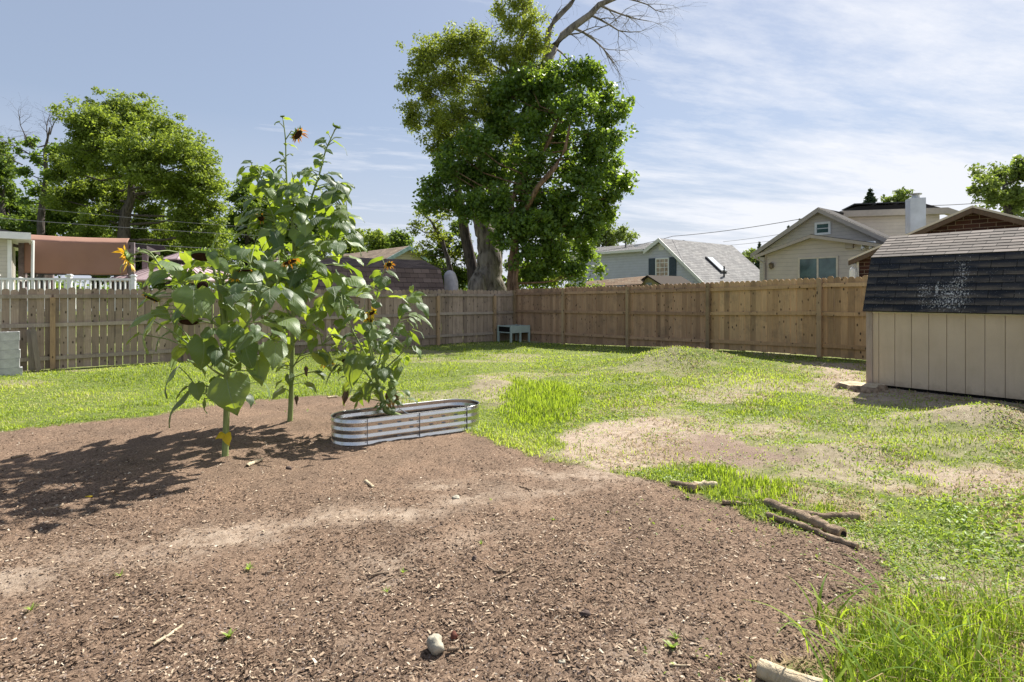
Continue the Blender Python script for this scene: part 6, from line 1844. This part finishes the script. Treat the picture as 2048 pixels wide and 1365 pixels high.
# long grass in the near right corner
rr = np.random.default_rng(77); n = 800
X = 1.35 + rr.random(n) * 2.2; Y = 2.25 + rr.random(n) ** 1.2 * 1.5
sd_ = sdist(X, Y, POLY['tuftC']); k = rr.random(n) < ss((sd_ + .18) / .4) * ss((fbm(X * 4, Y * 4, 78, 2) - .2) / .35) ; X, Y = X[k], Y[k]
blades('tall_grass', 'long arching grass in the near right corner', X, Y, .14 + .17 * rr.random(len(X)), np.full(len(X), .0055), M['grass_tall'], 3, .9)
n = 120; X = 1.25 + rr.random(n) * 1.6; Y = 2.3 + rr.random(n) * .8
k = sdist(X, Y, POLY['tuftC']) > -.22; X, Y = X[k], Y[k]
vs = []; idx = []; cnt = []; var = []; c0_ = 0
for x, y in zip(X, Y):
    z = float(g(x, y)); th = rr.random() * 6.28; L = .30 + .28 * rr.random(); d = np.array([math.cos(th), math.sin(th), 0]); sdv = np.array([-d[1], d[0], 0]); w = .0035 + .004 * rr.random(); vr = rr.random() * .8
    for i in range(8):
        t = i / 7; an = 1.45 - 1.9 * t * (.5 + .5 * rr.random() * 0 + .35)
        if i == 0: p = np.array([x, y, z]); 
        else: p = p + (d * math.cos(an) + np.array([0, 0, math.sin(an)])) * L / 7
        ww = w * (1 - t ** 2.2) * (.6 + 1.2 * min(t * 3, 1) * .5)
        vs += [p - sdv * ww, p + np.array([0, 0, -ww * .4]), p + sdv * ww]
    for i in range(7):
        for j in range(2): a = c0_ + i * 3 + j; idx += [a, a + 1, a + 4, a + 3]; cnt.append(4); var.append(vr)
    c0_ += 24
o = raw_mesh('wide_grass', np.array(vs), np.array(cnt), np.array(idx), M['grass_tall'], np.array(var), None, None, True); tag(o, 'broad arching grass blades in the near right corner', 'grass', kind='stuff')


M['straw'] = leafmat('dry_straw', (.22, .15, .08), (.42, .32, .18), (.4, .3, .15), .2, .7, .15)
X, Y = pts_on_ground(90000, 231, 2.2, 14); ok = inside_yard(X, Y) & (X > .8 + RNG.normal(size=90000) * .4); X, Y = X[ok], Y[ok]
mul, s, green, st, soil = masks(X, Y); k = RNG.random(len(X)) < (1 - mul) * ss((fbm(X * 1.3, Y * 1.3, 233, 3) - .45) / .12) * .9; X, Y = X[k], Y[k]
blades('dry_clippings', 'dead dry grass clippings matted over the worn lawn', X, Y, np.full(len(X), .03) + .0025 * Y, .003 + .0009 * Y, M['straw'], 8, 2.6)


rr = np.random.default_rng(79); n = 900; X = 1.35 + rr.random(n) * 2.2; Y = 2.25 + rr.random(n) ** 1.2 * 1.6; k = sdist(X, Y, POLY['tuftC']) > -.15; X, Y = X[k], Y[k]
blades('dry_grass', 'pale dry grass blades mixed into the near right corner', X, Y, .10 + .16 * rr.random(len(X)), np.full(len(X), .0045), M['straw'], 11, 1.1)


def small_leaves(name, label, X, Y, size, zr, m, seed, tilt=.5, aspect=.8, cat='weeds', per=1):
    rr = np.random.default_rng(seed); n = len(X); Z = gmesh(X, Y)[0] + .002 + rr.random(n) * zr
    nrm = rr.normal(size=(n, 3)) * tilt + np.array([0, 0, 1]); nrm /= np.linalg.norm(nrm, axis=1)[:, None]
    a = np.cross(nrm, rr.normal(size=(n, 3))); a /= np.linalg.norm(a, axis=1)[:, None]; b = np.cross(nrm, a)
    s_ = (size * (.5 + rr.random(n)))[:, None]; P = np.stack([X, Y, Z], 1)
    q = lambda x, y, z: P + a * s_ * x + b * s_ * y * aspect + nrm * s_ * z
    v = np.stack([q(-.5, 0, 0), q(-.2, .45, .08), q(.25, .38, .08), q(.55, 0, -.08), q(.25, -.38, .08), q(-.2, -.45, .08), q(0, 0, -.02)], 1).reshape(-1, 3)
    bb = np.arange(n)[:, None] * 7
    idx = np.concatenate([bb, bb + 6, bb + 1, bb + 1, bb + 6, bb + 2, bb + 2, bb + 6, bb + 3, bb + 3, bb + 6, bb + 4, bb + 4, bb + 6, bb + 5, bb + 5, bb + 6, bb], 1).ravel()
    o = raw_mesh(name, v, np.full(n * 6, 3), idx, m, np.repeat(rr.random(n), 6)); tag(o, label, cat, kind='stuff'); return o


X, Y = pts_on_ground(420000, 211, 2.2, 20)
ok = inside_yard(X, Y); X, Y = X[ok], Y[ok]
mul, s, green, st, soil = masks(X, Y)
cl_ = ss((fbm(X * 2.2, Y * 2.2, 501, 4) - .42) / .16)
edge = ss(1 - np.abs(sdist(X, Y, POLY['mulch']) + .12) / .25)
rightw = ss((X - .3) / 1.2) * ss((11 - Y) / 3)
farw = ss((Y - 8) / 3) * .35
dens = cl_ * np.clip(rightw * 1.0 + farw + edge * .8, 0, 1) * (1 - mul * .97) * (1 - s * .68) * (1 - .8 * soil) * (.45 + .55 * ss((fbm(X * .8, Y * .8, 555, 3) - .38) / .15))
k = RNG.random(len(X)) < dens; X, Y = X[k], Y[k]
small_leaves('ground_weeds', 'small-leaved creeping weeds spreading over the bare ground', X, Y, .010 + .0020 * Y, .03, M['weed'], 5, .7, .55)
# broad-leaved weeds at the right
rr = np.random.default_rng(88); n = 15000; X = 1.9 + rr.random(n) * 4.5; Y = 3.0 + rr.random(n) * 3.2
sd_ = sdist(X, Y, POLY['weed']); k = rr.random(n) < ss((sd_ + .25) / .5) * ss((fbm(X * 2.6, Y * 2.6, 89, 3) - .36) / .14) * .9; X, Y = X[k], Y[k]
k = inside_yard(X, Y); small_leaves('broadleaf_weeds', 'broad-leaved green weeds at the right edge of the yard', X[k], Y[k], np.full(k.sum(), .036), .07, M['weed'], 6, .8, .5)
# sparse seedlings on the mulch: individual little plants
M['seedling'] = M['weed']
for i, (px, py, sz) in enumerate([(458, 1276, .05), (240, 1155, .045), (497, 1141, .045), (62, 1222, .05), (1345, 1298, .05), (1352, 1280, .05), (806, 1147, .03), (774, 1186, .035), (1106, 1042, .03), (982, 1002, .03), (962, 1090, .03), (880, 860, .06), (1376, 998, .04)]):
    q = gpt(px, py); lv = Leaves()
    nl = 7
    for k in range(nl):
        th = 2 * math.pi * k / nl + rr.normal() * .3; d = np.array([math.cos(th), math.sin(th), .5 + rr.random() * .8]); d /= np.linalg.norm(d)
        lv.leaf(q + [0, 0, .004], q + d * sz * (.7 + .6 * rr.random()), sz * (.22 if i % 2 else .4), (0, 0, 1), .3, .2, .6 + .3 * rr.random(), .02, k)
    o = raw_mesh('seedling', np.array(lv.v), np.array(lv.c), np.array(lv.i), M['weed'], np.array(lv.var), np.array(lv.uv), None, True, loc=q)
    place = ['in front of the left foreground stick', 'left of centre on the pale streak', 'below the nearest sunflower', 'near the left edge of the mulch', 'lower tuft of the pair at the lower right of the mulch',
             'upper tuft of the pair at the lower right of the mulch', 'between sunflower and centre of the mulch', 'left of the round dark clod', 'at the middle of the mulch slope', 'beside the tan pebble on the sand streak',
             'in the centre of the mulch', 'in the galvanised bed', 'just below the forked branch'][i]
    tag(o, 'small green seedling ' + place, 'seedling', 'seedlings on the mulch')

# wood chips
def chips(name, label, n, seed, m, L0, L1, mask_pow=1, ymin=1.9, ymax=9.5):
    rr = np.random.default_rng(seed); X, Y = pts_on_ground(n, seed, ymin, ymax, 2.0)
    ok = inside_yard(X, Y); X, Y = X[ok], Y[ok]
    Z, mul, s, green = gmesh(X, Y); cl_ = .30 + .7 * ss((fbm(X * 1.6, Y * 1.6, seed + 3, 3) - .38) / .25) * (.4 + .6 * ss((fbm(X * 7, Y * 7, seed + 9, 2) - .35) / .3))
    stk_ = masks(X, Y)[3]; k = rr.random(len(X)) < mul * cl_ * (1 - .85 * stk_); X, Y, Z = X[k], Y[k], Z[k]; n = len(X)
    L = L0 + (L1 - L0) * rr.random(n) ** 3.5; Wd = L * (.18 + .3 * rr.random(n)); T = .0012 + .002 * rr.random(n)
    th = rr.random(n) * 6.28; pit = rr.normal(size=n) * .20
    a = np.stack([np.cos(th) * np.cos(pit), np.sin(th) * np.cos(pit), np.sin(pit)], 1); c = np.stack([-np.sin(th), np.cos(th), rr.normal(size=n) * .25], 1); u = np.cross(a, c)
    u /= np.linalg.norm(u, axis=1)[:, None]
    P = np.stack([X, Y, Z + T + np.abs(np.sin(pit)) * L * .4 + .001], 1)
    f = lambda x, y, z: P + a * (L * x)[:, None] + c * (Wd * y)[:, None] + u * (T * z)[:, None]
    j = lambda: .40 + .2 * rr.random(n)
    v = np.stack([f(-j(), -j(), -.5), f(j(), -j() * .8, 0), f(j() * .7, j(), .8), f(-j() * .8, j() * .7, 0)], 1).reshape(-1, 3)
    o = raw_mesh(name, v, np.full(n, 4), np.arange(4 * n), m, rr.random(n)); tag(o, label, 'wood chips', kind='stuff')
n = N('wood_chips'); v_ = n.var()
n.pbr(n.ramp(v_, [(0, (.055, .036, .026)), (.5, (.15, .10, .068)), (.82, (.26, .185, .130)), (.95, (.40, .31, .22)), (1, (.56, .48, .38))]), .9, .15); M['chips'] = n.m
chips('wood_chips', 'shredded bark mulch and wood chips strewn over the bed', 620000, 701, M['chips'], .004, .034)
X, Y = pts_on_ground(26000, 801, 1.9, 9, 2.0); Z, mul, s, green = gmesh(X, Y); k = RNG.random(len(X)) < mul * .9 + s * .5; ok = inside_yard(X, Y) & k; X, Y = X[ok], Y[ok]
small_leaves('pebbles', 'fine clods and pebbles scattered over mulch and sand', X, Y, np.full(len(X), .010), .004, simple('pebble', (.20, .155, .13), .95, .1, vary=.6, scale=80), 9, .5, 1.0, 'pebbles')
rock('stone', 'small round yellow leaf curled on the shaded mulch', 178, 994, .03, .012, .006, M['yleaf'], 'leaf', 33)
